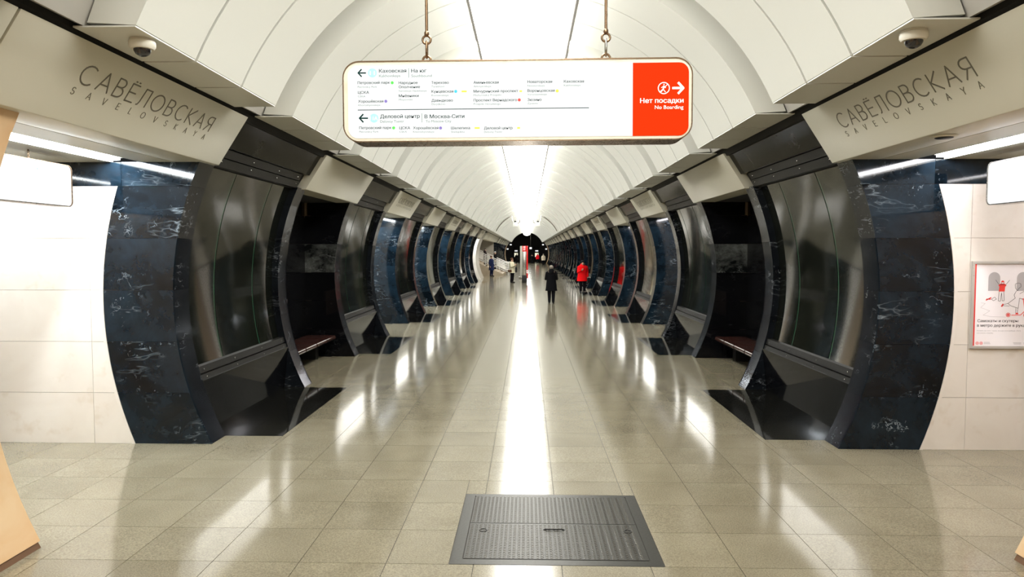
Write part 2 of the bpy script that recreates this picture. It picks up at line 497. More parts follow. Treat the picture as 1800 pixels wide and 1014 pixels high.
for r in rects:
    wx, wy = r[1] - r[0], r[3] - r[2]; cx, cy = (r[0] + r[1]) / 2, (r[2] + r[3]) / 2
    grey = abs(cx) > 5.18 and cy < 7.35
    if r in near_t:
        link('floor_tile', tile_mesh(wx, wy, M['floorgrey'] if grey else M['floor']), floor, (cx, cy, 0))
    else:
        b_box(rest, r[0] + GAP / 2, r[1] - GAP / 2, r[2] + GAP / 2, r[3] - GAP / 2, -0.0055, 0)
o = link('floor_tile_field', finish(rest, 'floor_tile_field', M['floor']), floor); tag(o, kind='stuff')
for k in range(NP):
    for s in (-1, 1):
        if s < 0 and (k in LEFT_SKIP or k == 7): continue
        L = PLEN - 2 * RIB
        key = ('bs', s)
        if key not in tm:
            tm[key] = box_mesh('floor_slab', s * 2.762, s * 3.21, -L / 4 + 0.002, L / 4 - 0.002, -0.0055, 0.0, M['floorblack'])
            tm[('bs2', s)] = box_mesh('floor_slab', s * 3.214, s * 3.745, -L / 4 + 0.002, L / 4 - 0.002, -0.0055, 0.0, M['floorblack'])
        for h in (0.25, 0.75):
            for kk in ('bs', 'bs2'):
                o = link('black_floor_slab', tm[(kk, s)], floor, (0, near(k) + RIB + L * h, 0))

# ------------------------------------------------------------------ vault
ceiling = link('ceiling', None)
th0 = math.asin(0.70 / VR)
th1 = math.asin(EDGE / VR)
DEPTH = 0.34
sh = [(VR + DEPTH) * 1.0]
t2 = math.acos((SOF - VC) / (VR + DEPTH))
inner = [((VR + DEPTH) * math.sin(-t2 + 2 * t2 * i / 40), VC + (VR + DEPTH) * math.cos(-t2 + 2 * t2 * i / 40)) for i in range(41)]
outer = [((VR + DEPTH + 0.1) * math.sin(-t2 + 2 * t2 * i / 40), VC + (VR + DEPTH + 0.1) * math.cos(-t2 + 2 * t2 * i / 40)) for i in range(41)]
link('vault_shell', solid_mesh('vault_shell', inner, outer, BACK, END + 3.0, M['shell']), ceiling)
tag(ceiling, 'cream panelled barrel vault over the hall', kind='structure')
BAND, BP = 4.95, 3.33
PW = 0.93
vp = {}; sp = {}
for s in (-1, 1):
    n = 20
    inn = [(s * VR * math.sin(th0 + (th1 - th0) * i / n), VC + VR * math.cos(th0 + (th1 - th0) * i / n)) for i in range(n + 1)]
    inn[-1] = (s * EDGE, SOF)
    out = []
    for i in range(n + 1):
        t = th0 + (th1 - th0) * i / n
        rr = VR + DEPTH - 0.003
        out.append((s * rr * math.sin(t), max(SOF, VC + rr * math.cos(t))))
    out[-1] = (s * 2.96, SOF + 0.02)
    vp[s] = solid_mesh('vault_panel', inn, out, -PW / 2 + 0.018, PW / 2 - 0.018, M['panel'], 25)
    sp[s] = box_mesh('soffit_panel', s * (EDGE + 0.005), s * 3.06, -PW / 2 + 0.018, PW / 2 - 0.018, SOF - 0.012, SOF - 0.001, M['panel'])
nb0 = -4
nb = 0
for k in range(nb0, 37):
    for j in range(3):
        yc = BAND + BP * k + PW * (j + 0.5)
        if yc > END + 2.0 or yc < BACK: continue
        for s in (-1, 1):
            link('vault_panel', vp[s], ceiling, (0, yc, 0))
            link('soffit_panel', sp[s], ceiling, (0, yc, 0))
# pale ledge seen in the pauses between bands, black shadow gap over the lintels
for s in (-1, 1):
    o = link('trim_%d' % (1 if s < 0 else 2), prism_mesh('shadow_gap', [(s * 3.13, 3.60), (s * 3.085, 3.672), (s * 3.085, 3.76), (s * 4.2, 3.76), (s * 4.2, 3.60)], BACK, END + 3.0, M['gap']))
    tag(o, 'black shadow gap above the %s row of lintels' % SIDE[s], kind='structure')

# luminous strip along the crown
strip = empty('light_strip', (0, 0, 5.29))
tag(strip, 'long white luminous strip running along the crown of the vault', 'lamp')
def diff_mesh(L):
    bm = bmesh.new(); n = 12
    pr = [(-0.665 * math.cos(math.pi * i / n), -0.50 * math.sin(math.pi * i / n)) for i in range(n + 1)]
    a = [bm.verts.new((p[0], 0, p[1])) for p in pr]; b = [bm.verts.new((p[0], L, p[1])) for p in pr]
    for i in range(n): bm.faces.new((a[i], a[i + 1], b[i + 1], b[i]))
    bm.faces.new(a); bm.faces.new(b[::-1]); bm.faces.new((a[0], b[0], b[-1], a[-1]))
    return finish(bm, 'diffuser', M['strip'], 40)
dm = diff_mesh(2 * BP - 0.004)
y = BACK + 0.2
while y + 2 * BP < END + 3.0:
    link('diffuser', dm, strip, (0, y, 0)); y += 2 * BP
for s in (-1, 1):
    link('edge_trim', box_mesh('edge_trim', s * 0.675, s * 0.70, BACK + 0.2, y, -0.02, 0.02, M['grout']), strip)

# ------------------------------------------------------------------ pylons
pm = {}
def build_pylon_meshes(s):
    L = PLEN; d = {}
    # ribs, whole and by course
    d['rib'] = solid_mesh('rib', arc(s, 0, 3.12, 22), arc(s, 0, 3.12, 22, 0.0, 0.38), 0, RIB, M['rib'])
    zs = COURSES + [3.12]
    d['ribs'] = [solid_mesh('rib_slab', arc(s, zs[i] + 0.0012, zs[i + 1] - 0.0012, 5), arc(s, zs[i] + 0.0012, zs[i + 1] - 0.0012, 5, 0, 0.38), 0, RIB, M['rib']) for i in range(6)]
    # dark slabs on the end that faces along the hall
    d['slab'] = []
    for i in range(5):
        a, b = zs[i] + 0.0015, zs[i + 1] - 0.0015
        d['slab'].append(solid_mesh('marble_slab', arc(s, a, b, 5), barc(s, a, b, 5), -0.03, -0.001, M['dark']))
    a, b = 2.8415, 3.1
    d['head'] = []
    xs = [None, 4.36, 5.3, 6.3, 7.1]
    for i in range(4):
        inn = arc(s, a, b, 3) if i == 0 else [(s * (xs[i] + 0.002), a + (b - a) * t / 3) for t in range(4)]
        ou = [(s * (xs[i + 1] - 0.002), a + (b - a) * t / 3) for t in range(4)]
        d['head'].append(solid_mesh('marble_slab', inn, ou, -0.03, -0.001, M['dark']))
    # white wall tiles
    d['white'] = []
    x1 = 4.74 if s < 0 else 4.755
    cols = [x1, x1 + 1.2, 7.1]
    for i in range(5):
        a, b = zs[i] + 0.0018, zs[i + 1] - 0.0018
        d['white'].append(solid_mesh('wall_tile', barc(s, a, b, 5, 0.038), [(s * (cols[0] - 0.0018), a + (b - a) * t / 5) for t in range(6)], -0.03, -0.001, M['white']))
        for c in range(2):
            d['white'].append(box_mesh('wall_tile', s * (cols[c] + 0.0018), s * (cols[c + 1] - 0.0018), -0.03, -0.001, a, b, M['white']))
    d['trim'] = solid_mesh('edge_trim', barc(s, 0, 2.838, 20, 0.002), barc(s, 0, 2.838, 20, 0.036), -0.036, -0.001, M['white'])
    # body: dark core near the hall, pale behind
    d['core'] = solid_mesh('core', [(max(p[0], 3.79) if s > 0 else min(p[0], -3.79), p[1]) for p in arc(s, 0, 3.1, 14, 0.20)], [(s * 4.3, 3.1 * i / 14) for i in range(15)], 0.0, L, M['gap'])
    d['core2'] = box_mesh('core', s * 4.3, s * 7.08, 0.0, L, 0, 3.1, M['wgrout'])
    d['slabk'] = []
    for me_ in d['slab'] + d['head'][:1]:
        c_ = me_.copy(); c_.materials[0] = M['black']; d['slabk'].append(c_)
    d['slabk'][3].materials[0] = M['cloudy']
    d['farend'] = solid_mesh('far_marble', arc(s, 0, 3.1, 14), arc(s, 0, 3.1, 14, 0, 0.83), L + 0.001, L + 0.03, M['dark'])
    d['farendk'] = d['farend'].copy(); d['farendk'].materials[0] = M['black']
    d['farwhite'] = solid_mesh('far_wall', arc(s, 0, 3.1, 14, 0, 0.83), [(s * 7.1, 3.1 * i / 14) for i in range(15)], L + 0.001, L + 0.03, M['white'])
    # front between the ribs
    y0, y1 = RIB, L - RIB
    cut = [y0, 1.24, 2.52, y1]
    d['glass'] = []
    for i in range(3):
        g0, g1 = cut[i] + (0.022 if i else 0), cut[i + 1] - (0.022 if i < 2 else 0)
        d['glass'].append(solid_mesh('glass_pane', arc(s, 0.70, 3.18, 22, 0.10), arc(s, 0.70, 3.18, 22, 0.115), g0, g1, M['glass']))
    d['edge'] = [solid_mesh('glass_edge', arc(s, 0.72, 3.16, 22, 0.104), arc(s, 0.72, 3.16, 22, 0.118), c - 0.014, c + 0.014, M['edge']) for c in cut[1:3]]
    d['bottom'] = prism_mesh('plinth_slab', [(s * 3.745, 0), (s * 3.675, 0.64), (s * 3.78, 0.64), (s * 3.785, 0)], y0, y1, M['plinthblack'])
    def rail(z0, z1):
        bm = bmesh.new(); zm = (z0 + z1) / 2
        for (a, b, o) in ((z0, zm - 0.008, 0.015), (zm + 0.008, z1, 0.025)):
            b_solid(bm, arc(s, a, b, 2, o), arc(s, a, b, 2, 0.12), y0 + 0.002, y1 - 0.002)
        b_solid(bm, arc(s, z0 + 0.01, z1 - 0.01, 2, 0.055), arc(s, z0 + 0.01, z1 - 0.01, 2, 0.12), y0 + 0.002, y1 - 0.002)
        return finish(bm, 'rail', M['rail'])
    d['rail'] = [rail(0.62, 0.79), rail(3.11, 3.31)]
    bm = bmesh.new(); b_lathe(bm, [(0.009, 0), (0.009, 0.006), (0.003, 0.009)], n=8)
    for v in bm.verts: v.co = Vector((-s * v.co.z, v.co.x, v.co.y))
    d['bolt'] = finish(bm, 'bolt', M['stud'])
    u0, u1 = (3.31, 3.67)
    def ux(z, o): return s * (3.42 - (z - 3.1) * 0.647 + o)
    d['upper'] = prism_mesh('upper_panel', [(ux(u0 + 0.006, 0.075), u0 + 0.006), (ux(u1, 0.075), u1), (ux(u1, 0.14), u1), (ux(u0 + 0.006, 0.14), u0 + 0.006)], 0.16, L - 0.16, M['upper'])
    # hidden fill behind rail and upper panel so that no light leaks
    d['fill'] = prism_mesh('back_fill', [(ux(3.1, 0.16), 3.1), (ux(u1, 0.16), u1), (s * 4.2, u1), (s * 4.2, 3.1)], 0.0, L, M['gap'])
    # beige stone version
    d['stone'] = solid_mesh('stone_rib', arc(s, 0, 3.1, 20), [(s * 7.1, 3.1 * i / 20) for i in range(21)], 0, L, M['white'])
    return d
for s in (-1, 1): pm[s] = build_pylon_meshes(s)

for s in (-1, 1):
    d = pm[s]
    for k in range(NP):
        if s < 0 and k in LEFT_SKIP: continue
        e = empty('pylon', (s * 3.45, near(k), 0))
        P = (-s * 3.45, 0, 0)
        if s < 0 and k == 7:
            link('stone_cladding', d['stone'], e, P)
            tag(e, 'pale stone clad pylon beside the foot of the staircase', 'pylon'); continue
        num = k if not (s < 0 and k > 10) else k - 4
        if s < 0 and k > 10:
            lab = '%s dark pylon beyond the staircase on the left side of the hall' % ORD[k - 11]
        else:
            lab = '%s dark marble and glass pylon from the camera on the %s side' % (ORD[k], SIDE[s])
        tag(e, lab, 'pylon', 'pylons along the hall')
        link('core', d['core'], e, P); link('core', d['core2'], e, P)
        if k <= 2:
            for yy in (0, PLEN - RIB):
                for m_ in d['ribs']: link('rib_slab', m_, e, (P[0], yy, 0))
        else:
            link('rib', d['rib'], e, P); link('rib', d['rib'], e, (P[0], PLEN - RIB, 0))
        if k == 1:
            for m_ in d['slabk']: link('marble_slab', m_, e, P)
        else:
            for m_ in d['slab']: link('marble_slab', m_, e, P)
            for m_ in d['head'][:(4 if k == 0 else 1)]: link('marble_slab', m_, e, P)
        if k == 0:
            for m_ in d['white']: link('wall_tile', m_, e, P)
            link('edge_trim', d['trim'], e, P)
        elif k < 6 and k != 1:
            for m_ in d['white'][::3]: link('wall_tile', m_, e, P)
            link('edge_trim', d['trim'], e, P)
        link('far_marble', d['farendk'] if k == 0 else d['farend'], e, P)
        if k < 6 and k != 0: link('far_wall', d['farwhite'], e, P)
        for m_ in d['glass']: link('glass_pane', m_, e, P)
        for m_ in d['edge']: link('glass_edge', m_, e, P)
        link('plinth_slab', d['bottom'], e, P)
        for m_ in d['rail']: link('rail', m_, e, P)
        if k <= 1:
            for (z, o_) in ((0.665, 0.012), (0.75, 0.022), (3.165, 0.012), (3.26, 0.022)):
                for yy in (RIB + 0.15, RIB + 1.05, RIB + 2.0, PLEN - RIB - 0.15):
                    link('bolt', d['bolt'], e, (P[0] + s * A(z, o_), yy, z))
        link('upper_panel', d['upper'], e, P)
        link('back_fill', d['fill'], e, P)

# entrance portals of beige marble at the camera's end, pale ring at the far end
for s in (-1, 1):
    e = empty('portal_jamb', (s * 3.45, BACK, 0)); P = (-s * 3.45, 0, 0)
    L = 5.02 - BACK
    zs = [0.045, 1.05, 2.07, 3.1]
    for i in range(3):
        for (ya, yb) in ((0, L - 2.4), (L - 2.4, L - 1.2), (L - 1.2, L)):
            link('stone_slab', solid_mesh('stone_slab', arc(s, zs[i] + 0.001, zs[i + 1] - 0.001, 7), arc(s, zs[i] + 0.001, zs[i + 1] - 0.001, 7, 0, 0.8), ya + 0.001, yb - 0.001, M['beige']), e, P)
    link('base_strip', solid_mesh('base_strip', arc(s, 0, 0.045, 2, 0.012), arc(s, 0, 0.045, 2, 0, 0.75), 0.0, L - 0.01, M['plinth']), e, P)
    link('core', box_mesh('core', s * 4.1, s * 7.08, 0, L - 0.03, 0, 3.1, M['beige']), e, P)
    tag(e, 'warm beige marble portal jamb at the %s edge of the picture' % SIDE[s], 'portal')
    e = empty('end_portal', (s * 3.45, END + 1.2, 0))
    link('portal_ring', solid_mesh('portal_ring', arc(s, 0, 3.095, 20, -0.05), arc(s, 0, 3.095, 20, 0, 0.8), 0, 1.8, M['beige']), e, P)
    tag(e, 'pale stone portal at the far %s end of the hall' % SIDE[s], 'portal')

# ------------------------------------------------------------------ lintels over the passages
def lx(z, o=0.0): return 3.42 - (z - 3.1) * 0.647 + o
def lintel_mesh(s, L):
    bm = bmesh.new()
    poly = [(s * lx(3.1), 3.1), (s * lx(3.635), 3.635), (s * lx(3.61, 0.2), 3.65), (s * 3.78, 3.12), (s * 3.78, 3.1)]
    a = [bm.verts.new((p[0], 0, p[1])) for p in poly]; b = [bm.verts.new((p[0], L, p[1])) for p in poly]
    bm.faces.new(a); bm.faces.new(b[::-1])
    for i in range(5): bm.faces.new((a[i], b[i], b[(i + 1) % 5], a[(i + 1) % 5]))
    bmesh.ops.bevel(bm, geom=bm.edges[:], offset=0.006, segments=2, profile=0.5, affect='EDGES')
    return finish(bm, 'lintel', M['lintel'], 40)
def passage(k):          # passage before pylon k
    a = 5.02 if k == 0 else near(k - 1) + PLEN
    return a, near(k)
def arcp(cx, cy, rx, ry, a0, a1, n=14): return [(cx + rx * math.cos(R(a0 + (a1 - a0) * i / n)), cy + ry * math.sin(R(a0 + (a1 - a0) * i / n))) for i in range(n + 1)]
GL = {   # thin geometric capitals: width, strokes in a box one unit high
 'С': (.62, [arcp(.36, .5, .36, .5, 52, 308)]), 'А': (.60, [[(0, 0), (.30, 1), (.60, 0)], [(.1, .33), (.5, .33)]]),
 'В': (.46, [[(0, 0), (0, 1), (.22, 1)] + arcp(.22, .77, .20, .23, 90, -90, 8) + [(0, .54)], [(.22, .54)] + arcp(.22, .27, .24, .27, 90, -90, 8) + [(0, 0)]]),
 'Ё': (.42, [[(.42, 1), (0, 1), (0, 0), (.42, 0)], [(0, .52), (.38, .52)], [(.10, 1.16), (.16, 1.16)], [(.28, 1.16), (.34, 1.16)]]),
 'Л': (.52, [[(0, .0), (.06, .03), (.11, .2), (.15, 1), (.52, 1), (.52, 0)]]), 'О': (.74, [arcp(.37, .5, .37, .5, 0, 360, 24)]),
 'К': (.48, [[(0, 0), (0, 1)], [(.46, 1), (.03, .5), (.48, 0)]]),
 'Я': (.46, [[(.46, 0), (.46, 1), (.22, 1)] + arcp(.22, .74, .22, .26, 90, 270, 8) + [(.46, .48)], [(.24, .48), (0, 0)]]),
 'S': (.44, [arcp(.22, .75, .21, .25, 30, 250, 9) + arcp(.22, .26, .22, .26, 70, -150, 9)]), 'V': (.60, [[(0, 1), (.30, 0), (.60, 1)]]),
 'E': (.42, [[(.42, 1), (0, 1), (0, 0), (.42, 0)], [(0, .52), (.38, .52)]]), 'L': (.40, [[(0, 1), (0, 0), (.40, 0)]]),
 'Y': (.56, [[(0, 1), (.28, .5), (.56, 1)], [(.28, .5), (.28, 0)]]),
}
for a_, b_ in (('A', 'А'), ('O', 'О'), ('K', 'К')): GL[a_] = GL[b_]
def stroke_text(s_, cap, wd, width, mat, th, xs):
    tot = sum(GL[c][0] for c in s_) * cap * xs
    gap_ = (width - tot) / (len(s_) - 1)
    bm = bmesh.new(); x = -width / 2; n_ = 0
    for c in s_:
        for st_ in GL[c][1]:
            for p, q in zip(st_, st_[1:]):
                d_ = Vector(((q[0] - p[0]) * xs, q[1] - p[1])) * cap
                ex = d_.normalized() * wd * 0.3 if d_.length > 1e-6 else d_
                stroke(bm, (x + p[0] * xs * cap - ex.x, p[1] * cap - ex.y), (x + q[0] * xs * cap + ex.x, q[1] * cap + ex.y), wd, -0.00004 * (n_ % 3), th); n_ += 1
        x += GL[c][0] * cap * xs + gap_
    return finish(bm, 'lettering', mat)
def stroke(bm, p, q, wd, y=0.0, th=0.0006):
    p = Vector((p[0], 0, p[1])); q = Vector((q[0], 0, q[1])); d = (q - p).normalized(); nrm = Vector((-d.z, 0, d.x)) * wd / 2
    a = [p + nrm, q + nrm, q - nrm, p - nrm]
    f = [bm.verts.new((v.x, y, v.z)) for v in a]; g = [bm.verts.new((v.x, y - th, v.z)) for v in a]
    bm.faces.new(f); bm.faces.new(g[::-1])
    for k in range(4): bm.faces.new((f[k], f[(k + 1) % 4], g[(k + 1) % 4], g[k]))
big = stroke_text('САВЁЛОВСКАЯ', 0.155, 0.0125, 2.19, M['lettering'], 0.003, 1.62)
small = stroke_text('SAVELOVSKAYA', 0.056, 0.0055, 2.19, M['lettering'], 0.003, 1.4)
lm = {}
for s in (-1, 1):
    for k in range(NP):
        a, b = passage(k)
        y0 = 4.48 if k == 0 else a - 0.16
        y1 = b + 0.30
        key = (s, round(y1 - y0, 3))
        if key not in lm: lm[key] = lintel_mesh(s, y1 - y0)
        o = link('lintel', lm[key], None, (0, y0, 0))
        if s < 0 and 8 <= k <= 11: lab = '%s cream lintel panel in the row above the staircase opening' % ORD[2 * (k - 8)]
        else: lab = 'cream lintel panel before the %s pylon on the %s side' % (ORD[k], SIDE[s])
        tag(o, lab, kind='structure')
        if k in (0, 2, 4):
            tilt = math.atan(0.647)
            yc = (a + b) / 2 - 0.05 - y0
            for (me, z) in ((big, 3.372), (small, 3.290)):
                # face of the lettering looks into the hall and down along the tilted panel
                rot = Matrix.Rotation(-s * math.pi / 2 if False else (math.pi / 2 if s < 0 else -math.pi / 2), 4, 'Z') @ Matrix.Rotation(tilt, 4, 'X')
                t = link('lettering', me, o, (s * lx(z, 0.0006), yc, z))
                t.rotation_euler = rot.to_euler()
        # lintels over the pylons that are missing beside the stairs
        if s < 0 and k in LEFT_SKIP:
            o = link('lintel', lintel_mesh(s, PLEN - 0.5), None, (0, near(k) + 0.34, 0))
            tag(o, '%s cream lintel panel in the row above the staircase opening' % ORD[2 * (k - 8) + 1], kind='structure')
    o = link('lintel', lintel_mesh(s, 4.46 - BACK), None, (0, BACK, 0))
    tag(o, 'cream lintel panel above the beige portal on the %s side' % SIDE[s], kind='structure')
    o = link('lintel', lintel_mesh(s, 3.2), None, (0, END - 0.16, 0))
    tag(o, 'last cream lintel panel before the far portal on the %s side' % SIDE[s], kind='structure')

# ------------------------------------------------------------------ passages: ceilings, lamps, niches
pc = {}
def ceil_strip(s, x0, x1, L, mat, z=TOPZ, key=None):
    kk = (s, x0, x1, round(L, 3), mat.name)
    if kk not in pc: pc[kk] = box_mesh('ceiling_strip', s * x0, s * x1, 0.002, L - 0.002, z, z + 0.05, mat)
    return pc[kk]
for s in (-1, 1):
    for k in range(NP):
        if s < 0 and 8 <= k <= 11: continue
        a, b = passage(k); L = b - a
        niche = (k == 1)
        o = link('ceiling', None, None, (0, a, 0))
        tag(o, 'flat cream ceiling of the %s passage on the %s side' % (ORD[k], SIDE[s]), kind='structure')
        if niche:
            o['label'] = 'dark ceiling of the bench niche on the %s side' % SIDE[s]
            link('ceiling_strip', ceil_strip(s, 3.79, 4.5, L, M['gap']), o)
            continue
        for (x0, x1, m_) in ((3.788, 4.14, 'lintel'), (4.14, 4.46, 'gap'), (4.46, 4.78, 'lintel'), (4.787, 5.87, 'lintel'), (5.87, 6.03, 'gap'), (6.03, 7.2, 'lintel')):
            st = link('ceiling_strip', ceil_strip(s, x0, x1, L, M[m_]), o, (0, 0, 0.05 if m_ == 'gap' else 0))
        if k > 7: continue
        lp = empty('linear_lamp', (s * 4.38, a + 0.03, TOPZ + 0.045))
        kk = ('lamp', s, round(L, 3))
        if kk not in pc:
            pc[kk] = (box_mesh('lamp_tube', -0.045, 0.045, 0.02, L - 0.12, -0.032, -0.005, M['ledl' if s < 0 else 'ledr']),
                      box_mesh('lamp_housing', -0.055, 0.055, 0.0, L - 0.09, -0.005, 0.0, M['plastic']))
        link('lamp_tube', pc[kk][0], lp); link('lamp_housing', pc[kk][1], lp)
        tag(lp, 'thin cool white linear lamp in the ceiling of the %s passage, %s side' % (ORD[k], SIDE[s]), 'lamp', 'passage lamps')
        if k < 5:
            lp = empty('linear_lamp', (s * 5.95, a + 0.03, TOPZ + 0.045))
            link('lamp_tube', pc[kk][0], lp, (0, 0, -0.001)); link('lamp_housing', pc[kk][1], lp)
            tag(lp, 'second linear lamp deep inside the %s passage, %s side' % (ORD[k], SIDE[s]), 'lamp', 'passage lamps')
    # platform beyond the passages
    o = link('wall_platform_%s' % SIDE[s], box_mesh('wall', s * 9.6, s * 9.75, BACK, 60, 0, 3.3, M['white']))
    tag(o, 'pale track wall of the platform on the %s side' % SIDE[s], kind='structure')
    o = link('ceiling', box_mesh('ceiling', s * 7.2, s * 9.75, BACK, 60, 3.1, 3.2, M['lintel']))
    tag(o, 'flat platform ceiling on the %s side' % SIDE[s], kind='structure')

# niche with bench between first and second pylon
for s in (-1, 1):
    a, b = passage(1); L = b - a
    e = link('wall_niche_%s' % SIDE[s], None, None, (0, a, 0))
    tag(e, 'black marble back wall of the bench niche on the %s side' % SIDE[s], kind='structure')
    for i in range(5):
        z0, z1 = COURSES[i], COURSES[i + 1]
        for j in range(3):
            link('marble_slab', box_mesh('marble_slab', s * 4.42, s * 4.5, L * j / 3 + 0.002, L * (j + 1) / 3 - 0.002, z0 + 0.0015, z1 - 0.0015, M['black']), e)
    link('marble_slab', box_mesh('marble_slab', s * 4.42, s * 4.5, 0, L, 2.8415, 3.1, M['black']), e)
    bch = empty('bench', (s * 4.1, a + 0.25, 0))
    for j in range(4):
        bm = bmesh.new(); b_box(bm, min(-s * 0.33, s * 0.25), max(-s * 0.33, s * 0.25), j * 0.65 + 0.024, j * 0.65 + 0.626, 0.37, 0.45)
        bmesh.ops.bevel(bm, geom=[ed for ed in bm.edges if abs(ed.verts[0].co.x + s * 0.33) < 1e-5 and abs(ed.verts[1].co.x + s * 0.33) < 1e-5 and abs(ed.verts[0].co.z - ed.verts[1].co.z) < 1e-5], offset=0.035, segments=5, profile=0.5, affect='EDGES')
        link('seat', finish(bm, 'seat', M['seat'], 40), bch)
    link('seat_frame', box_mesh('seat_frame', -s * 0.30, s * 0.25, 0.0, 2.6, 0.365, 0.43, M['seatgap']), bch)
    link('support', box_mesh('support', s * 0.0, s * 0.25, 0.1, 0.3, 0.0, 0.37, M['seatgap']), bch)
    link('support', box_mesh('support', s * 0.0, s * 0.25, 2.3, 2.5, 0.0, 0.37, M['seatgap']), bch)
    link('backrest', box_mesh('backrest', s * 0.26, s * 0.315, 0.02, 1.45, 0.72, 1.25, M['brownwood'], 0.008), bch)
    tag(bch, 'brown lacquered four-part bench in the dark niche on the %s side' % SIDE[s], 'bench')

# wall closing the hall behind the camera
o = link('wall_back', box_mesh('wall', -9.6, 9.6, BACK - 0.2, BACK, 0, 6.0, M['backwall'])); tag(o, 'dark stone wall closing the hall behind the camera', kind='structure')

# ------------------------------------------------------------------ hanging direction sign
def px_sign(W, H):
    pass
U = 2.197 / 614
sx0, sz0 = -1.103, 2.820                 # lower left corner of the front in the hall
SW, SH = 614 * U, 142 * U
sign = empty('hanging_sign', (sx0, 4.6, sz0), (0, R(-0.25), 0))
tag(sign, 'large white illuminated direction sign with a red field hanging on two chains', 'sign')
def sxz(px, py):                         # layout of the printed face, in millimetre-like units of the sign
    py = py + 0.0107 * (px - 603)
    return (px - 603) * U, (250.4 - py) * U
bm = bmesh.new()
ol = rounded(0, SW, 0, SH, 0.105, 8)
def ring_prism(bm, out, inn, y0, y1):
    n = len(out)
    o0 = [bm.verts.new((p[0], y0, p[1])) for p in out]; i0 = [bm.verts.new((p[0], y0, p[1])) for p in inn]
    o1 = [bm.verts.new((p[0], y1, p[1])) for p in out]; i1 = [bm.verts.new((p[0], y1, p[1])) for p in inn]
    for k in range(n):
        q = (k + 1) % n
        bm.faces.new((o0[k], o0[q], i0[q], i0[k])); bm.faces.new((o1[k], i1[k], i1[q], o1[q]))
        bm.faces.new((o0[k], o1[k], o1[q], o0[q])); bm.faces.new((i0[k], i0[q], i1[q], i1[k]))
def inset(x0, x1, z0, z1, d, r, n=8): return rounded(x0 + d, x1 - d, z0 + d, z1 - d, max(r - d, 0.01), n)
ring_prism(bm, inset(0, SW, 0, SH, 0, .105), inset(0, SW, 0, SH, 0.007, .105), -0.004, 0.21)
link('frame', finish(bm, 'frame', M['bronze'], 35), sign)
def flat_poly(name, pts, y, mat, thick=0.002):
    return prism_mesh(name, pts, y - thick, y, mat)
link('border', flat_poly('border', inset(0, SW, 0, SH, 0.007, .105), 0.012, M['signedge'], 0.012), sign)
link('back_face', flat_poly('back_face', inset(0, SW, 0, SH, 0.007, .105), 0.208, M['signedge'], 0.01), sign)
fx0, fz0 = sxz(612.3, 243.2); fx1, fz1 = sxz(1210, 110.8)
xr = (1112.9 - 603) * U
face = link('lit_face', flat_poly('lit_face', rounded(fx0, xr, fz0, fz1, 0.06, 6, (1, 0, 0, 1)), -0.001, M['signwhite'], 0.002), sign)
red = link('red_face', flat_poly('red_face', rounded(xr, fx1, fz0, fz1, 0.06, 6, (0, 1, 1, 0)), -0.001, M['signred'], 0.002), sign)
TY = -0.0034
def put(s_, px, py, cap, mat, bold=0.0, right=False, par=face, wpx=None, lift=0.0):
    x, z = sxz(px, py)
    link('lettering', text_mesh(s_, cap * U, mat, bold, 1.0, 'RIGHT' if right else 'LEFT', None if wpx is None else wpx * U, 0.0006), par, (x, TY - lift, z))
def disc(px, py, r, mat, par=face, y=TY, n=20, name='line_badge'):
    x, z = sxz(px, py)
    return link(name, flat_poly(name, [(x + r * U * math.cos(2 * math.pi * k / n), z + r * U * math.sin(2 * math.pi * k / n)) for k in range(n)], y, mat, 0.0006), par)
def stroke(bm, p, q, wd, y=0.0, th=0.0006):
    p = Vector((p[0], 0, p[1])); q = Vector((q[0], 0, q[1])); d = (q - p).normalized(); nrm = Vector((-d.z, 0, d.x)) * wd / 2
    a = [p + nrm, q + nrm, q - nrm, p - nrm]
    f = [bm.verts.new((v.x, y, v.z)) for v in a]; g = [bm.verts.new((v.x, y - th, v.z)) for v in a]
    bm.faces.new(f); bm.faces.new(g[::-1])
    for k in range(4): bm.faces.new((f[k], f[(k + 1) % 4], g[(k + 1) % 4], g[k]))
def arrow(px0, px1, pyc, half, wd, mat, par, left):
    bm = bmesh.new()
    tip, tail = (px0, px1) if left else (px1, px0)
    sgn = 1 if left else -1
    stroke(bm, sxz(tip + sgn * 1, pyc), sxz(tail, pyc), wd * U, TY)
    for q in (-1, 1): stroke(bm, sxz(tip, pyc - q * 0.6), sxz(tip + sgn * half, pyc + q * half), wd * U, TY - 0.00015 * (q + 2))
    link('arrow', finish(bm, 'arrow', mat), par)
TE, PG = M['teal'], M['palegrey']
arrow(630.7, 645, 129, 6.6, 2.3, TE, face, True)
disc(656.4, 128.9, 7.9, M['cyan']); put('11', 651.9, 132.6, 7.2, M['pwhite'], 0.01, par=face, wpx=8.6, lift=0.001)
put('Каховская', 668.3, 128.4, 6.2, TE, 0.014, wpx=48); put('Kakhovskaya', 668.3, 136.2, 4.6, PG, 0, wpx=37.5)
put('На юг', 725.3, 128.2, 6.2, TE, 0.014, wpx=26.5); put('Southbound', 725.3, 136.2, 4.6, PG, 0, wpx=36)
bm = bmesh.new()
stroke(bm, sxz(720.5, 121), sxz(720.5, 137), 0.8 * U, TY); stroke(bm, sxz(743.2, 199), sxz(743.2, 215), 0.8 * U, TY)
link('divider', finish(bm, 'divider', PG), face)
bm = bmesh.new(); stroke(bm, sxz(629.5, 193.5), sxz(1036.7, 189.3), 1.2 * U, TY); link('rule', finish(bm, 'rule', TE), face)
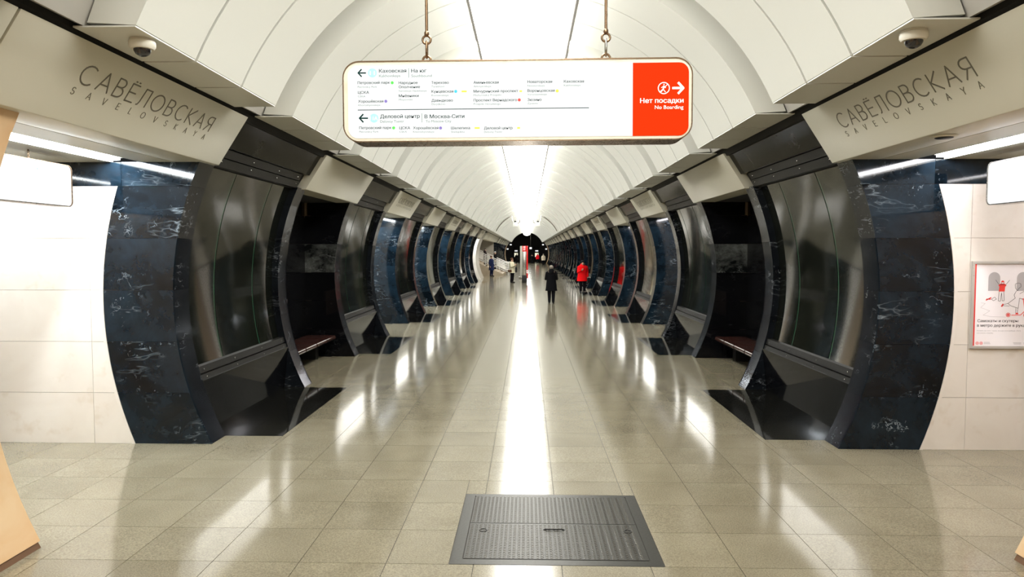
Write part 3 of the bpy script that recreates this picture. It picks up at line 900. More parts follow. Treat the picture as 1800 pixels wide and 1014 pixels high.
rows = [
 ('Петровский парк', 630, 148.3, 57, 'Petrovskiy Park', 154.8, 34), ('ЦСКА', 630.3, 165.2, 19.5, 'CSKA', 171.2, 13),
 ('Хорошёвская', 630.6, 180.7, 44.5, 'Khoroshyovskaya', 186.6, 39),
 ('Народное', 702.7, 148.3, 33.5, None, 0, 0), ('Ополчение', 702.7, 155.6, 37.5, 'Narodnoye Opolcheniye', 161.7, 49),
 ('Мнёвники', 702.7, 171, 35, 'Mnyovniki', 176.8, 24),
 ('Терехово', 760.5, 148.1, 30.5, 'Terekhovo', 154, 23), ('Кунцевская', 760.5, 163.4, 38.5, 'Kuntsevskaya', 169.3, 30), ('Давыдково', 760.5, 179, 37.5, 'Davydkovo', 184.6, 24),
 ('Аминьевская', 834.7, 147.8, 44, 'Aminyevskaya', 153.8, 31), ('Мичуринский проспект', 834.7, 163.1, 78, 'Michurinskiy Prospekt', 169, 49), ('Проспект Вернадского', 834.7, 178.6, 76, 'Prospekt Vernadskogo', 184.4, 47),
 ('Новаторская', 929.3, 146.6, 43, 'Novatorskaya', 152.6, 30), ('Воронцовская', 929.3, 162, 47.5, 'Vorontsovskaya', 167.8, 34), ('Зюзино', 929.3, 177.6, 24.5, 'Zyuzino', 183.2, 18),
 ('Каховская', 993, 146, 34.8, 'Kakhovskaya', 152, 29),
]
for (r_, x, yb, wd, e_, ye, we) in rows:
    put(r_, x, yb, 4.7, TE, 0.014, wpx=wd)
    if e_: put(e_, x, ye, 3.3, PG, -0.004, wpx=we)
for (x, yb, mat) in ((691.2, 146, 'pgreen'), (679.5, 178.2, 'ppurple'), (803.2, 161, 'pblue'), (914.8, 175.8, 'pred'), (981.2, 160.2, 'pyellow'), (692.8, 224.7, 'pgreen'), (775.9, 224.7, 'ppurple')):
    disc(x, yb, 2.7, M[mat], n=14)
for (x, yb, wd) in ((818, 161, 9), (917.5, 160.6, 4.5), (840.5, 224.6, 9), (913.5, 224.4, 5)):
    x0, z0 = sxz(x - wd / 2, yb + 1.5); x1, z1 = sxz(x + wd / 2, yb - 1.5)
    link('line_badge', flat_poly('line_badge', [(x0, z0), (x1, z0), (x1, z1), (x0, z1)], TY, M['pyellow'], 0.0006), face)
arrow(632, 647.5, 207.8, 7.2, 2.5, TE, face, True)
disc(658.2, 207.7, 7.9, M['cyan']); put('11A', 651.6, 211.2, 6.8, M['pwhite'], 0.006, wpx=13, lift=0.001)
put('Деловой центр', 669.2, 207.8, 6.4, TE, 0.014, wpx=70); put('Delovoy Tsentr', 669.2, 215.6, 4.6, PG, 0, wpx=42)
put('В Москва-Сити', 748, 207.8, 6.4, TE, 0.014, wpx=70); put('To Moscow City', 749.8, 215.2, 4.6, PG, 0, wpx=45)
for (r_, x, wd, e_, we) in (('Петровский парк', 631.8, 57, 'Petrovskiy Park', 34), ('ЦСКА', 703, 19, 'CSKA', 13), ('Хорошёвская', 727.5, 44.5, 'Khoroshyovskaya', 37), ('Шелепиха', 794.4, 33.5, 'Shelepikha', 24), ('Деловой центр', 852.7, 50, 'Delovoy Tsentr', 32)):
    put(r_, x, 227.0, 4.7, TE, 0.014, wpx=wd); put(e_, x, 232.9, 3.3, PG, -0.004, wpx=we)
WH = M['pwhite']
put('Нет посадки', 1200.8, 180.3, 8.4, WH, 0.02, True, red, 75); put('No Boarding', 1200.8, 190.9, 6.6, WH, 0.004, True, red, 49.5)
arrow(1181.2, 1201, 155.2, 9.8, 3.9, WH, red, False)
bm = bmesh.new(); cx, cz = sxz(1166.7, 155.3)
oc = [(cx + 10.4 * U * math.cos(2 * math.pi * k / 28), cz + 10.4 * U * math.sin(2 * math.pi * k / 28)) for k in range(28)]
ic = [(cx + 8.9 * U * math.cos(2 * math.pi * k / 28), cz + 8.9 * U * math.sin(2 * math.pi * k / 28)) for k in range(28)]
ring_prism(bm, oc, ic, TY - 0.0006, TY)
def sp_(dx, dy): return (cx + dx * U, cz - dy * U)
for n_, (p, q, wd) in enumerate(((sp_(-6.6, 6.6), sp_(6.6, -6.6), 1.2), (sp_(.2, -4.2), sp_(-1.2, 2.2), 2.2), (sp_(-1.2, 2.0), sp_(3, 7), 1.4), (sp_(-1.2, 2.0), sp_(-4.6, 6.6), 1.4), (sp_(0, -3.6), sp_(-4.4, -.6), 1.1), (sp_(0, -3.6), sp_(3.4, -.2), 1.1))):
    stroke(bm, p, q, wd * U, TY - 0.0001 * n_)
hd = [(cx + .3 * U + 1.1 * U * math.cos(k * .6283), cz + 6.3 * U + 1.1 * U * math.sin(k * .6283)) for k in range(10)]
f = [bm.verts.new((p[0], TY - 0.0007, p[1])) for p in hd]; bm.faces.new(f)
link('no_entry_pictogram', finish(bm, 'pictogram', WH), red)
# chains: rod, collar, ring, link, ring
for (px, n_) in ((749, 0), (1069, 1)):
    x = (px - 603) * U
    for (zc, ax) in ((SH + 0.026, 'Y'),):
        bm = bmesh.new(); b_torus(bm, (x, 0.1, zc), 0.026, 0.026, 0.0075, 'Y'); link('eye_ring', finish(bm, 'ring', M['bronze'], 60), sign)
    bm = bmesh.new(); b_torus(bm, (x, 0.1, SH + 0.093), 0.016, 0.052, 0.0075, 'X', 22); link('chain_link', finish(bm, 'link', M['bronze' if n_ == 0 else 'steel'], 60), sign)
    bm = bmesh.new(); b_torus(bm, (x, 0.1, SH + 0.155), 0.026, 0.026, 0.0075, 'Y'); link('eye_ring', finish(bm, 'ring', M['bronze'], 60), sign)
    bm = bmesh.new(); b_lathe(bm, [(0.012, 0), (0.016, 0.006), (0.016, 0.026), (0.011, 0.032)], (x, 0.1, SH + 0.176), 12); link('collar', finish(bm, 'collar', M['bronze'], 40), sign)
    top = 5.29 - 0.5 * math.sqrt(max(0, 1 - ((x + sx0) / 0.665) ** 2)) - sz0 - 0.1
    link('rod', tube_mesh('rod', [(x, 0.1, SH + 0.2), (x, 0.1, top + 0.1)], 0.0095, M['bronze'], 10), sign)

# platform signs in the first passages
for s in (-1, 1):
    e = empty('platform_sign', (s * 4.68, 5.6, 2.585))
    bm = bmesh.new()
    W2, H2 = 1.75, 0.42
    ring_prism(bm, inset(0, W2, 0, H2, 0, .06), inset(0, W2, 0, H2, 0.008, .06), -0.07, 0.07)
    rot = Matrix.Rotation(math.pi / 2, 4, 'Z')
    def rz(me):
        me.transform(rot); return me
    link('frame', rz(finish(bm, 'frame', M['bronze' if s < 0 else 'steel'], 35)), e)
    link('lit_face', rz(flat_poly('lit_face', inset(0, W2, 0, H2, 0.008, .06), -0.05, M['signwhite'], 0.01)), e)
    link('lit_face', rz(flat_poly('lit_face', inset(0, W2, 0, H2, 0.008, .06), 0.06, M['signwhite'], 0.01)), e)
    if s < 0:
        t = text_mesh('Деловой центр · В Москва-Сити', 0.030, PG, 0.0, 1.0, 'RIGHT', 0.75)
        t.transform(Matrix.Rotation(math.pi / 2, 4, 'Z'))
        link('lettering', t, e, (0.0612, W2 - 0.06, H2 - 0.09))
    for yy in (0.35, 1.2):
        bm = bmesh.new()
        for j in range(5): b_torus(bm, (0, yy, H2 + 0.012 + j * 0.021), 0.008, 0.014, 0.003, 'XY'[j % 2], 10, 6)
        link('chain', finish(bm, 'chain', M['bronze'], 60), e)
    tag(e, 'white lit platform sign hanging in the nearest passage on the %s side' % SIDE[s], 'sign')

# ------------------------------------------------------------------ dome cameras and round grille
for s, yy, xx in ((-1, 5.27, -2.74), (1, 5.22, 2.76)):
    e = empty('dome_camera', (xx, yy, SOF - 0.012))
    link('housing', lathe_mesh('housing', [(0.085, 0), (0.085, -0.012), (0.092, -0.016), (0.092, -0.05), (0.078, -0.068), (0.06, -0.07)], M['plastic']), e)
    link('dome', lathe_mesh('dome', [(0.06, -0.066), (0.058, -0.085), (0.046, -0.105), (0.025, -0.118), (0.004, -0.122)], M['dome']), e)
    tag(e, 'white surveillance dome camera under the ceiling edge on the %s side' % SIDE[s], 'camera')
e = empty('ceiling_grille', (3.56, 6.24, TOPZ))
link('frame', lathe_mesh('frame', [(0.10, 0.0), (0.11, -0.004), (0.095, -0.014), (0.07, -0.016)], M['lintel']), e)
link('grille_disc', lathe_mesh('grille_disc', [(0.068, -0.005), (0.07, -0.02), (0.06, -0.024), (0.02, -0.026)], M['rail']), e)
tag(e, 'small round grille in the passage ceiling beside the lettered lintel', 'grille')

# ------------------------------------------------------------------ floor hatch
h = empty('floor_hatch', (-0.47, 4.82, 0))
HW, HD = 1.47, 1.43
bm = bmesh.new()
ring = [(0, 0), (HW, 0), (HW, HD), (0, HD)]; rin = [(0.085, 0.085), (HW - 0.085, 0.085), (HW - 0.085, HD - 0.05), (0.085, HD - 0.05)]
for zt, lst in ((0.0, None),):
    o0 = [bm.verts.new((p[0] + (0.003 if p[0] == 0 else -0.003), p[1] + (0.003 if p[1] == 0 else -0.003), 0.001)) for p in ring]; i0 = [bm.verts.new((p[0], p[1], 0.001)) for p in rin]
    o1 = [bm.verts.new((v.co.x, v.co.y, -0.005)) for v in o0]; i1 = [bm.verts.new((v.co.x, v.co.y, -0.005)) for v in i0]
    for k in range(4):
        q = (k + 1) % 4
        bm.faces.new((o0[k], o0[q], i0[q], i0[k])); bm.faces.new((o0[k], o1[k], o1[q], o0[q])); bm.faces.new((i0[k], i0[q], i1[q], i1[k]))
link('frame', finish(bm, 'frame', M['hatch']), h)
lids = [(0.092, HW - 0.092, 0.092, 0.745), (0.092, HW - 0.092, 0.752, HD - 0.057)]
for (x0, x1, y0, y1) in lids:
    lid = link('lid', box_mesh('lid', x0, x1, y0, y1, -0.005, 0.003, M['hatch'], 0.001, 1), h)
    bm = bmesh.new(); st = 0.047; r_ = 0
    yy = y0 + 0.02
    while yy < y1 - 0.015:
        c_ = 0; xx = x0 + 0.02
        while xx < x1 - 0.015:
            a = R(38 if c_ % 2 == 0 else -38)
            dx, dy = math.cos(a) * 0.0155, math.sin(a) * 0.0155; nx, ny = -math.sin(a) * 0.0034, math.cos(a) * 0.0034
            oy = 0.0
            b0 = [bm.verts.new((xx + p[0], yy + p[1] + oy, 0.003)) for p in ((-dx, -dy), (nx * 1.6, ny * 1.6), (dx, dy), (-nx * 1.6, -ny * 1.6))]
            tp = [bm.verts.new((xx + p[0] * .6, yy + p[1] * .6 + oy, 0.0056)) for p in ((-dx, -dy), (nx * 1.6, ny * 1.6), (dx, dy), (-nx * 1.6, -ny * 1.6))]
            bm.faces.new(tp)
            for k in range(4): bm.faces.new((b0[k], b0[(k + 1) % 4], tp[(k + 1) % 4], tp[k]))
            xx += 0.033; c_ += 1
        yy += 0.03
    tag(link('tread_pattern', finish(bm, 'tread', M['tread']), lid), kind='stuff')
    if y0 < 0.1:
        bm = bmesh.new(); b_tube(bm, [(0.66, 0.62, 0.003), (0.68, 0.615, 0.011), (0.8, 0.615, 0.011), (0.82, 0.62, 0.003)], 0.005, 8)
        link('handle', finish(bm, 'handle', M['seatgap'], 50), lid)
        for xx in (0.2, 1.3):
            bm = bmesh.new(); b_torus(bm, (0, 0, 0), 0.028, 0.028, 0.004, 'Y', 16, 6)
            for v in bm.verts: v.co = Vector((xx + v.co.x, 0.6 + v.co.z, 0.004 + v.co.y))
            link('lock_ring', finish(bm, 'lock_ring', M['seatgap'], 60), lid)
tag(h, 'grey steel checker plate hatch set into the floor in front', 'hatch')

# ------------------------------------------------------------------ framed poster on the right wall
po = empty('poster', (4.765, NEAR - 0.032, 1.10))
PWD, PHT = 0.66, 0.925
bm = bmesh.new(); ring_prism(bm, [(0, 0), (PWD, 0), (PWD, PHT), (0, PHT)], [(0.026, 0.026), (PWD - 0.026, 0.026), (PWD - 0.026, PHT - 0.026), (0.026, PHT - 0.026)], -0.025, 0.0)
link('frame', finish(bm, 'frame', M['posterframe']), po)
pp = link('print', flat_poly('print', [(0.02, 0.02), (PWD - 0.02, 0.02), (PWD - 0.02, PHT - 0.02), (0.02, PHT - 0.02)], -0.006, M['paper'], 0.004), po)
PU = PHT / 820.0
def pq(x, y): return ((x - 112) * PU, (945 - y) * PU)          # position on the sheet
def pflat(name, pts, mat, y=-0.0102): return link(name, flat_poly(name, [pq(*p) for p in pts], y, mat, 0.0006), pp)
pflat('red_bar', [(138, 922), (156, 922), (168, 150), (150, 150)], M['pred']) if False else pflat('red_bar', [(136, 920), (156, 920), (156, 150), (136, 150)], M['pred'])
for (x0, x1) in ((268, 376), (530, 640)):
    c_ = (x0 + x1) / 2; r_ = (x1 - x0) / 2
    pflat('arch_print', [(x0, 402), (x1, 402)] + [(c_ + r_ * math.cos(math.pi * k / 10), 280 - r_ * math.sin(math.pi * k / 10)) for k in range(11)], M['pgrey'])
bmr = bmesh.new(); bmk = bmesh.new(); bmc = bmesh.new(); bmt = bmesh.new()
def pl(bm, pts, wd, y=-0.0108):
    for n_, (p, q) in enumerate(zip(pts, pts[1:])): stroke(bm, pq(*p), pq(*q), wd * PU, y - 0.00002 * n_)
pflat('red_shirt', [(360, 350), (378, 334), (420, 334), (436, 350), (424, 364), (420, 408), (366, 408), (372, 362)], M['pred'], -0.0108)
pflat('red_cap', [(385, 322), (388, 310), (400, 304), (412, 310), (415, 322)], M['pred'], -0.0108)
pl(bmc, [(368, 345), (335, 300)], 3); pl(bmc, [(372, 345), (428, 345), (462, 302)], 3)
pl(bmc, [(372, 345), (390, 336)], 3); pl(bmc, [(386, 322), (390, 336), (408, 336), (414, 322)], 3)
pl(bmc, [(370, 408), (364, 496), (384, 500), (392, 420), (400, 496), (418, 496), (414, 408)], 3)
pl(bmk, [(515, 345), (520, 378), (540, 402), (548, 380), (570, 362), (566, 335), (545, 328), (520, 335), (515, 345)], 3)
pl(bmk, [(530, 400), (508, 440), (520, 470), (455, 520), (480, 542), (550, 565), (560, 470), (590, 480)], 3)
pl(bmk, [(560, 430), (600, 405), (618, 376)], 3); pl(bmk, [(455, 520), (412, 532), (404, 540), (470, 545)], 3)
pl(bmk, [(530, 562), (530, 610)], 3); pl(bmk, [(548, 565), (544, 610)], 3)
pl(bmt, [(205, 515), (245, 520), (205, 560), (290, 590), (230, 630), (300, 645), (440, 648)], 2)
pl(bmk, [(300, 480), (330, 462), (348, 480), (320, 495), (300, 480)], 3)
pl(bmr, [(595, 480), (612, 590), (575, 628), (490, 630)], 6); pl(bmr, [(585, 478), (605, 478)], 8)
pl(bmr, [(250, 490), (300, 465)], 10); pl(bmr, [(255, 478), (295, 482)], 8); pl(bmr, [(412, 525), (396, 550)], 14); pl(bmr, [(528, 614), (552, 616)], 14)
for cx_ in (460, 620):
    pts = [(cx_ + 18 * math.cos(k * math.pi / 8), 628 + 18 * math.sin(k * math.pi / 8)) for k in range(17)]
    pl(bmr, pts, 5)
    pflat('wheel_hub', [(cx_ + 11 * math.cos(k * math.pi / 6), 628 + 11 * math.sin(k * math.pi / 6)) for k in range(12)], M['pred'], -0.0108)
link('red_drawing', finish(bmr, 'red_drawing', M['pred']), pp); link('rider_drawing', finish(bmk, 'rider_drawing', M['pblack']), pp); tag(link('child_drawing', finish(bmc, 'child_drawing', M['pblack']), pp), kind='stuff'); link('trail_drawing', finish(bmt, 'trail_drawing', M['pgrey']), pp)
def ptext(s_, x, y, cap, wd, mat, bold=0.0):
    xx, zz = pq(x, y); link('lettering', text_mesh(s_, cap * PU, mat, bold, 1.0, 'LEFT', wd * PU, 0.0006), pp, (xx, -0.0102, zz))
ptext('Самокаты и скутеры', 180, 697, 27, 375, M['pblack'], 0.014); ptext('в метро держите в руках', 178, 740, 27, 462, M['pblack'], 0.014)
ptext('Катаясь на платформе, можно кого-нибудь сбить', 176, 782, 10, 408, M['pgrey']); ptext('или упасть самому', 176, 804, 10, 152, M['pgrey'])
for cx_ in (184, 220):
    bm = bmesh.new(); ring_prism(bm, [pq(cx_ + 15 * math.cos(k * math.pi / 8), 896 + 15 * math.sin(k * math.pi / 8)) for k in range(16)], [pq(cx_ + 11 * math.cos(k * math.pi / 8), 896 + 11 * math.sin(k * math.pi / 8)) for k in range(16)], -0.0108, -0.0102)
    pl(bm, [(cx_ - 6, 902), (cx_ - 3, 890), (cx_, 899), (cx_ + 3, 890), (cx_ + 6, 902)], 3)
    link('round_emblem', finish(bm, 'emblem', M['pred']), pp)
bm = bmesh.new()
for (x0, x1, y_) in ((245, 300, 888), (245, 305, 900), (515, 590, 892), (520, 590, 902), (608, 655, 892), (612, 655, 902)): pl(bm, [(x0, y_), (x1, y_)], 4)
link('small_print', finish(bm, 'small_print', M['pgrey']), pp)
tag(po, 'framed scooter safety poster on the white marble wall', 'poster')

# ------------------------------------------------------------------ middle distance: information column, board, loudspeakers
e = empty('information_column', (-0.13, 49.0, 0))
link('base', box_mesh('base', -0.17, 0.17, -0.14, 0.14, 0, 0.5, M['seatgap'], 0.01), e)
link('front_panel', box_mesh('front_panel', -0.14, 0.14, -0.12, 0.1, 0.5, 2.1, M['steel'], 0.01), e)
hd = link('head_panel', box_mesh('head_panel', -0.14, 0.14, -0.125, 0.1, 2.1, 2.48, M['red'], 0.01), e)
for z in (2.2, 2.31, 2.4):
    link('emblem', box_mesh('emblem', -0.07, 0.07, -0.131, -0.124, z, z + 0.035, M['pwhite']), hd)
sd = link('side_panel', box_mesh('side_panel', 0.142, 0.24, -0.1, 0.5, 0.3, 2.48, M['red'], 0.01), e)
bm = bmesh.new(); b_torus(bm, (0.19, -0.103, 0.75), 0.05, 0.09, 0.014, 'Y'); link('round_emblem', finish(bm, 'emblem', M['pwhite'], 60), sd)
tag(e, 'red and steel information column standing in the middle of the hall', 'info column')
e = empty('notice_board', (-0.33, 56.0, 0))
link('board', box_mesh('board', -0.16, 0.16, -0.06, 0.06, 0.16, 2.52, M['greyboard'], 0.01), e)
link('base', box_mesh('base', -0.25, 0.25, -0.25, 0.25, 0, 0.16, M['steel'], 0.01), e)
tag(e, 'tall grey notice board standing behind the red column', 'notice board')
for s in (-1, 1):
    e = empty('loudspeaker', (s * 0.93, 60.0, 4.3))
    link('cabinet', box_mesh('cabinet', -0.2, 0.2, -0.2, 0.2, -0.17, 0.2, M['panel'], 0.02), e)
    link('cap', lathe_mesh('cap', [(0.09, 0.2), (0.09, 0.3), (0.04, 0.34)], M['seatgap']), e)
    link('bracket', tube_mesh('bracket', [(-s * 0.15, 0, 0.1), (-s * 0.35, 0, 0.2), (-s * 0.5, 0, 0.75)], 0.03, M['steel']), e)
    pts = []
    for i in range(13):
        t = math.asin(1.1 / VR) + (math.asin(2.56 / VR) - math.asin(1.1 / VR)) * i / 12
        pts.append((s * ((VR - 0.05) * math.sin(t)) - s * 0.93, 0, VC + (VR - 0.05) * math.cos(t) - 4.3))
    for dy in (-0.12, 0.12):
        link('conduit', tube_mesh('conduit', [(s * 0.18, dy, 0.05)] + [(p[0], dy, p[2]) for p in pts[1:]], 0.03, M['steel']), e)
    tag(e, 'white loudspeaker box under the vault %s of the luminous strip' % ('left' if s < 0 else 'right'), 'loudspeaker')
e = empty('exit_sign', (0.55, 104.0, 2.55))
link('lit_face', box_mesh('lit_face', -0.17, 0.17, -0.05, 0.05, -0.14, 0.14, M['signwhite'], 0.01), e)
link('rod', tube_mesh('rod', [(0, 0, 0.13), (0, 0, 2.46)], 0.012, M['steel']), e)
tag(e, 'tiny white lit sign hanging far down the hall', 'sign')

# ------------------------------------------------------------------ staircase opening on the left
stc = empty('staircase', (-2.1, 64.0, 0))
SX = -2.35
for i in range(13):
    link('step', box_mesh('step', -0.34 * i - 0.38, -0.34 * i, 0, 5.2, 0.15 * i if i else 0, 0.15 * (i + 1), M['stone'], 0.008), stc)
for yy in (-0.2, 5.22):
    link('stringer', prism_mesh('stringer', [(0.1, 0), (-4.2, 0), (-4.2, 2.05), (-0.3, 0.25), (0.1, 0.12)], yy, yy + 0.18, M['stone']), stc)
tag(stc, 'stone staircase rising out of the hall through the left opening', 'staircase')
for yy, nm in ((63.8, 'nearer'), (69.3, 'farther')):
    e = empty('stair_railing', (-1.55, yy + 0.06, 0))
    for i in range(6):
        z = 0.35 + i * 0.14
        link('rail', tube_mesh('rail', [(0.0, 0, z), (-0.4, 0, z + 0.05), (-4.5, 0, z + 1.86)], 0.036, M['railsteel'], 6), e)
    for i in range(5):
        x = -0.05 - i * 1.02
        zb = max(0, (-x - 0.5) * 0.44 - 0.05)
        link('post', tube_mesh('post', [(x, 0, zb), (x, 0, zb + 1.15)], 0.03, M['railsteel'], 6), e)
    tag(e, 'bright steel stair railing on the %s side of the staircase' % nm, 'railing')
y0, y1 = near(7) + PLEN, near(11)
o = link('wall_stairs', box_mesh('wall', -7.2, -7.0, y0, y1, 0, 5.0, M['stairwall'])); tag(o, 'pale wall behind the staircase', kind='structure')
o = link('wall_stairs_side', box_mesh('wall', -7.0, -3.7, y1 - 0.2, y1 - 0.05, 0, 5.0, M['stairwall'])); tag(o, 'pale side wall beyond the staircase', kind='structure')
o = link('ceiling', box_mesh('ceiling', -7.2, -3.75, y0, y1, 4.4, 4.5, M['panel'])); tag(o, 'ceiling over the staircase', kind='structure')
lp = empty('linear_lamp', (-5.2, y0 + 1.0, 4.355))
link('lamp_tube', box_mesh('lamp_tube', -0.08, 0.08, 0, 18, -0.03, 0, M['ledstair']), lp); link('lamp_housing', box_mesh('lamp_housing', -0.1, 0.1, 0, 18, 0, 0.04, M['plastic']), lp)
tag(lp, 'cool white lamp over the staircase', 'lamp')

# ------------------------------------------------------------------ far end chamber
ye = YEND + 20
e = link('wall_end', box_mesh('wall', -9.6, 9.6, ye, ye + 0.3, 0, 7.0, M['darkend'])); tag(e, 'dark wall at the far end of the hall', kind='structure')
for s in (-1, 1):
    o = link('wall_end_%s' % SIDE[s], box_mesh('wall', s * 5.0, s * 5.2, END + 3.0, ye, 0, 7.0, M['darkend'])); tag(o, 'dark %s side wall of the far chamber' % SIDE[s], kind='structure')
o = link('ceiling', box_mesh('ceiling', -5.2, 5.2, END + 3.0, ye, 6.2, 6.4, M['darkend'])); tag(o, 'dark ceiling of the far chamber', kind='structure')
for n_, xx in enumerate((-2.2, 2.0)):
    e = empty('lit_booth', (xx, ye - 0.6, 0))
    link('cabin', box_mesh('cabin', -0.5, 0.5, 0, 0.5, 0, 2.9, M['darkend'], 0.02), e)
    link('window', box_mesh('window', -0.36, 0.36, -0.02, 0.01, 0.95, 1.75, M['litwin']), e)
    link('lamp', box_mesh('lamp', -0.3, 0.3, -0.06, 0.0, 2.05, 2.3, M['signwhite']), e)
    link('canopy', box_mesh('canopy', -0.6, 0.6, -0.3, 0.5, 2.9, 3.0, M['rail'], 0.01), e)
    tag(e, 'small booth with a lit window at the far end, %s of two' % ('left' if n_ == 0 else 'right'), 'booth')
for s in (-1, 1):
    for (xx, zz, nm) in ((2.8, 3.25, 'upper'), (3.35, 2.5, 'lower')):
        e = empty('spotlight', (s * xx, END + 1.1, zz))
        link('lamp_head', lathe_mesh('lamp_head', [(0.05, -0.12), (0.16, -0.1), (0.16, 0.08), (0.05, 0.1)], M['signwhite'], 12), e)
        link('bracket', box_mesh('bracket', -0.03, 0.03, -0.02, 0.12, 0.07, (3.67 - zz) if nm == 'upper' else 0.62, M['rail']), e)
        tag(e, '%s small white lamp beside the far portal on the %s' % (nm, SIDE[s]), 'lamp')

# ------------------------------------------------------------------ people
def skin_body(h, J, E, rad, name='body'):
    me = bpy.data.meshes.new(name)
    keys = list(J)
    me.from_pydata([tuple(c * h for c in J[k]) for k in keys], [(keys.index(a), keys.index(b)) for a, b in E], [])
    o = bpy.data.objects.new('body_tmp', me); WORK.collection.objects.link(o)
    md = o.modifiers.new('skin', 'SKIN'); md.use_smooth_shade = True
    if not me.skin_vertices: me.skin_vertices.new() if hasattr(me.skin_vertices, 'new') else None
    for i, k in enumerate(keys):
        sv = me.skin_vertices[0].data[i]; r_ = rad[k] * h
        sv.radius = (r_, r_); sv.use_root = (k == 'pelvis')
    sb = o.modifiers.new('sub', 'SUBSURF'); sb.levels = 2; sb.render_levels = 2
    WORK.view_layers[0].update(); dg = WORK.view_layers[0].depsgraph
    out = bpy.data.meshes.new_from_object(o.evaluated_get(dg))
    bpy.data.objects.remove(o)
    for p in out.polygons: p.use_smooth = True
    out.materials.clear(); out.materials.append(M['skin'])
    out.name = name
    return out

def person(label, loc, rotz, h, coat, hem, trousers, hair, pose='walk', hat=None, hood=False, stride=0.05, shoe=(0.01, 0.01, 0.01), bulk=1.0):
    J = {'pelvis': (0, 0, .53), 'spine': (0, .005, .63), 'chest': (0, .005, .74), 'neck': (0, .005, .835), 'jaw': (0, -.012, .885), 'skull': (0, 0, .94), 'nose': (0, -.058, .905)}
    E = [('pelvis', 'spine'), ('spine', 'chest'), ('chest', 'neck'), ('neck', 'jaw'), ('jaw', 'skull'), ('jaw', 'nose')]
    rad = {'pelvis': .075, 'spine': .068, 'chest': .075, 'neck': .032, 'jaw': .040, 'skull': .048, 'nose': .010}
    for s, n in ((-1, 'l'), (1, 'r')):
        J['sh' + n] = (s * .10, .005, .795)
        if pose == 'phone' or (pose == 'onehand' and s < 0):
            J['el' + n] = (s * .135, -.02, .64); J['wr' + n] = (s * .055, -.13, .70); hd = Vector((-s * .3, -.6, .75)).normalized()
        else:
            sw = stride * (1 if s > 0 else -1)
            J['el' + n] = (s * .14, .02 - sw * .4, .635); J['wr' + n] = (s * .135, -.03 - sw, .49); hd = Vector((0, -.25, -1)).normalized()
        wv = Vector(J['wr' + n]); J['pa' + n] = tuple(wv + hd * .032)
        side = Vector((0, 1, 0)) if abs(hd.z) > .8 else Vector((s * .9, -.2, .3)).normalized()
        E += [('chest', 'sh' + n), ('sh' + n, 'el' + n), ('el' + n, 'wr' + n), ('wr' + n, 'pa' + n)]
        rad.update({'sh' + n: .045, 'el' + n: .030, 'wr' + n: .020, 'pa' + n: .020})
        for f in range(4):
            p0 = Vector(J['pa' + n]) + side * (f - 1.5) * .0095 + hd * .018; ln = (.024, .03, .032, .027)[f]
            p1 = p0 + hd * ln + side.cross(hd) * .008 * s
            J['f%d%s' % (f, n)] = tuple(p0); J['g%d%s' % (f, n)] = tuple(p1)
            E += [('pa' + n, 'f%d%s' % (f, n)), ('f%d%s' % (f, n), 'g%d%s' % (f, n))]
            rad['f%d%s' % (f, n)] = .0055; rad['g%d%s' % (f, n)] = .0045
        p0 = Vector(J['pa' + n]) - side * .022; J['th' + n] = tuple(p0 + hd * .014); E.append(('pa' + n, 'th' + n)); rad['th' + n] = .006
        st = stride * (-1 if s > 0 else 1)
        J['hip' + n] = (s * .05, 0, .50); J['kn' + n] = (s * .052, st * .5 - .012, .285); J['an' + n] = (s * .05, st + .012, .045); J['toe' + n] = (s * .056, st - .075, .02)
        E += [('pelvis', 'hip' + n), ('hip' + n, 'kn' + n), ('kn' + n, 'an' + n), ('an' + n, 'toe' + n)]
        rad.update({'hip' + n: .060, 'kn' + n: .040, 'an' + n: .027, 'toe' + n: .022})
    e = empty('person', loc, (0, 0, rotz))
    link('body', skin_body(h, J, E, rad), e)
    def sc(p): return tuple(c * h for c in p)
    # coat: torso shell and sleeves
    bm = bmesh.new()
    prof = [(.845, .040, .040), (.82, .085, .058), (.79, .122, .075), (.72, .130, .092), (.62, .122, .092), (.54, .130, .098)]
    zl = .54
    while zl - .05 > hem: zl -= .05; prof.append((zl, .130 + (.54 - zl) * .12, .098 + (.54 - zl) * .12))
    prof.append((hem, .132 + (.54 - hem) * .13, .10 + (.54 - hem) * .13))
    rings = []; n = 18
    for z, a, b in prof:
        rings.append([bm.verts.new((a * bulk * h * math.cos(2 * math.pi * k / n) * (1 + .02 * math.sin(k * 5 + z * 40)), b * bulk * h * math.sin(2 * math.pi * k / n) * (1 + .02 * math.cos(k * 3 + z * 30)), z * h)) for k in range(n)])
    for a, b in zip(rings, rings[1:]):
        for k in range(n): bm.faces.new((a[k], a[(k + 1) % n], b[(k + 1) % n], b[k]))
    bm.faces.new(rings[0][::-1]); bm.faces.new(rings[-1])
    for n_ in 'lr':
        s = -1 if n_ == 'l' else 1
        b_tube(bm, [sc((s * .075, .005, .80)), sc(J['sh' + n_]), sc(J['el' + n_]), sc(J['wr' + n_])], [.05 * h * bulk, .056 * h * bulk, .046 * h * bulk, .034 * h * bulk], 10)
    if hood:
        b_tube(bm, [sc((0, .03, .80)), sc((0, .035, .86)), sc((0, .03, .90))], [.075 * h, .075 * h, .05 * h], 12)
    link('coat', finish(bm, 'coat', cloth('coat_%02d%02d%02d' % tuple(int(c * 99) for c in coat), coat), 60), e)
    tm_ = cloth('trousers_%02d%02d%02d' % tuple(int(c * 99) for c in trousers), trousers)
    bm = bmesh.new()
    for n_ in 'lr':
        b_tube(bm, [sc(J['hip' + n_]), sc(J['kn' + n_]), sc(J['an' + n_])], [.066 * h, .048 * h, .036 * h], 10)
    link('trousers', finish(bm, 'trousers', tm_, 60), e)
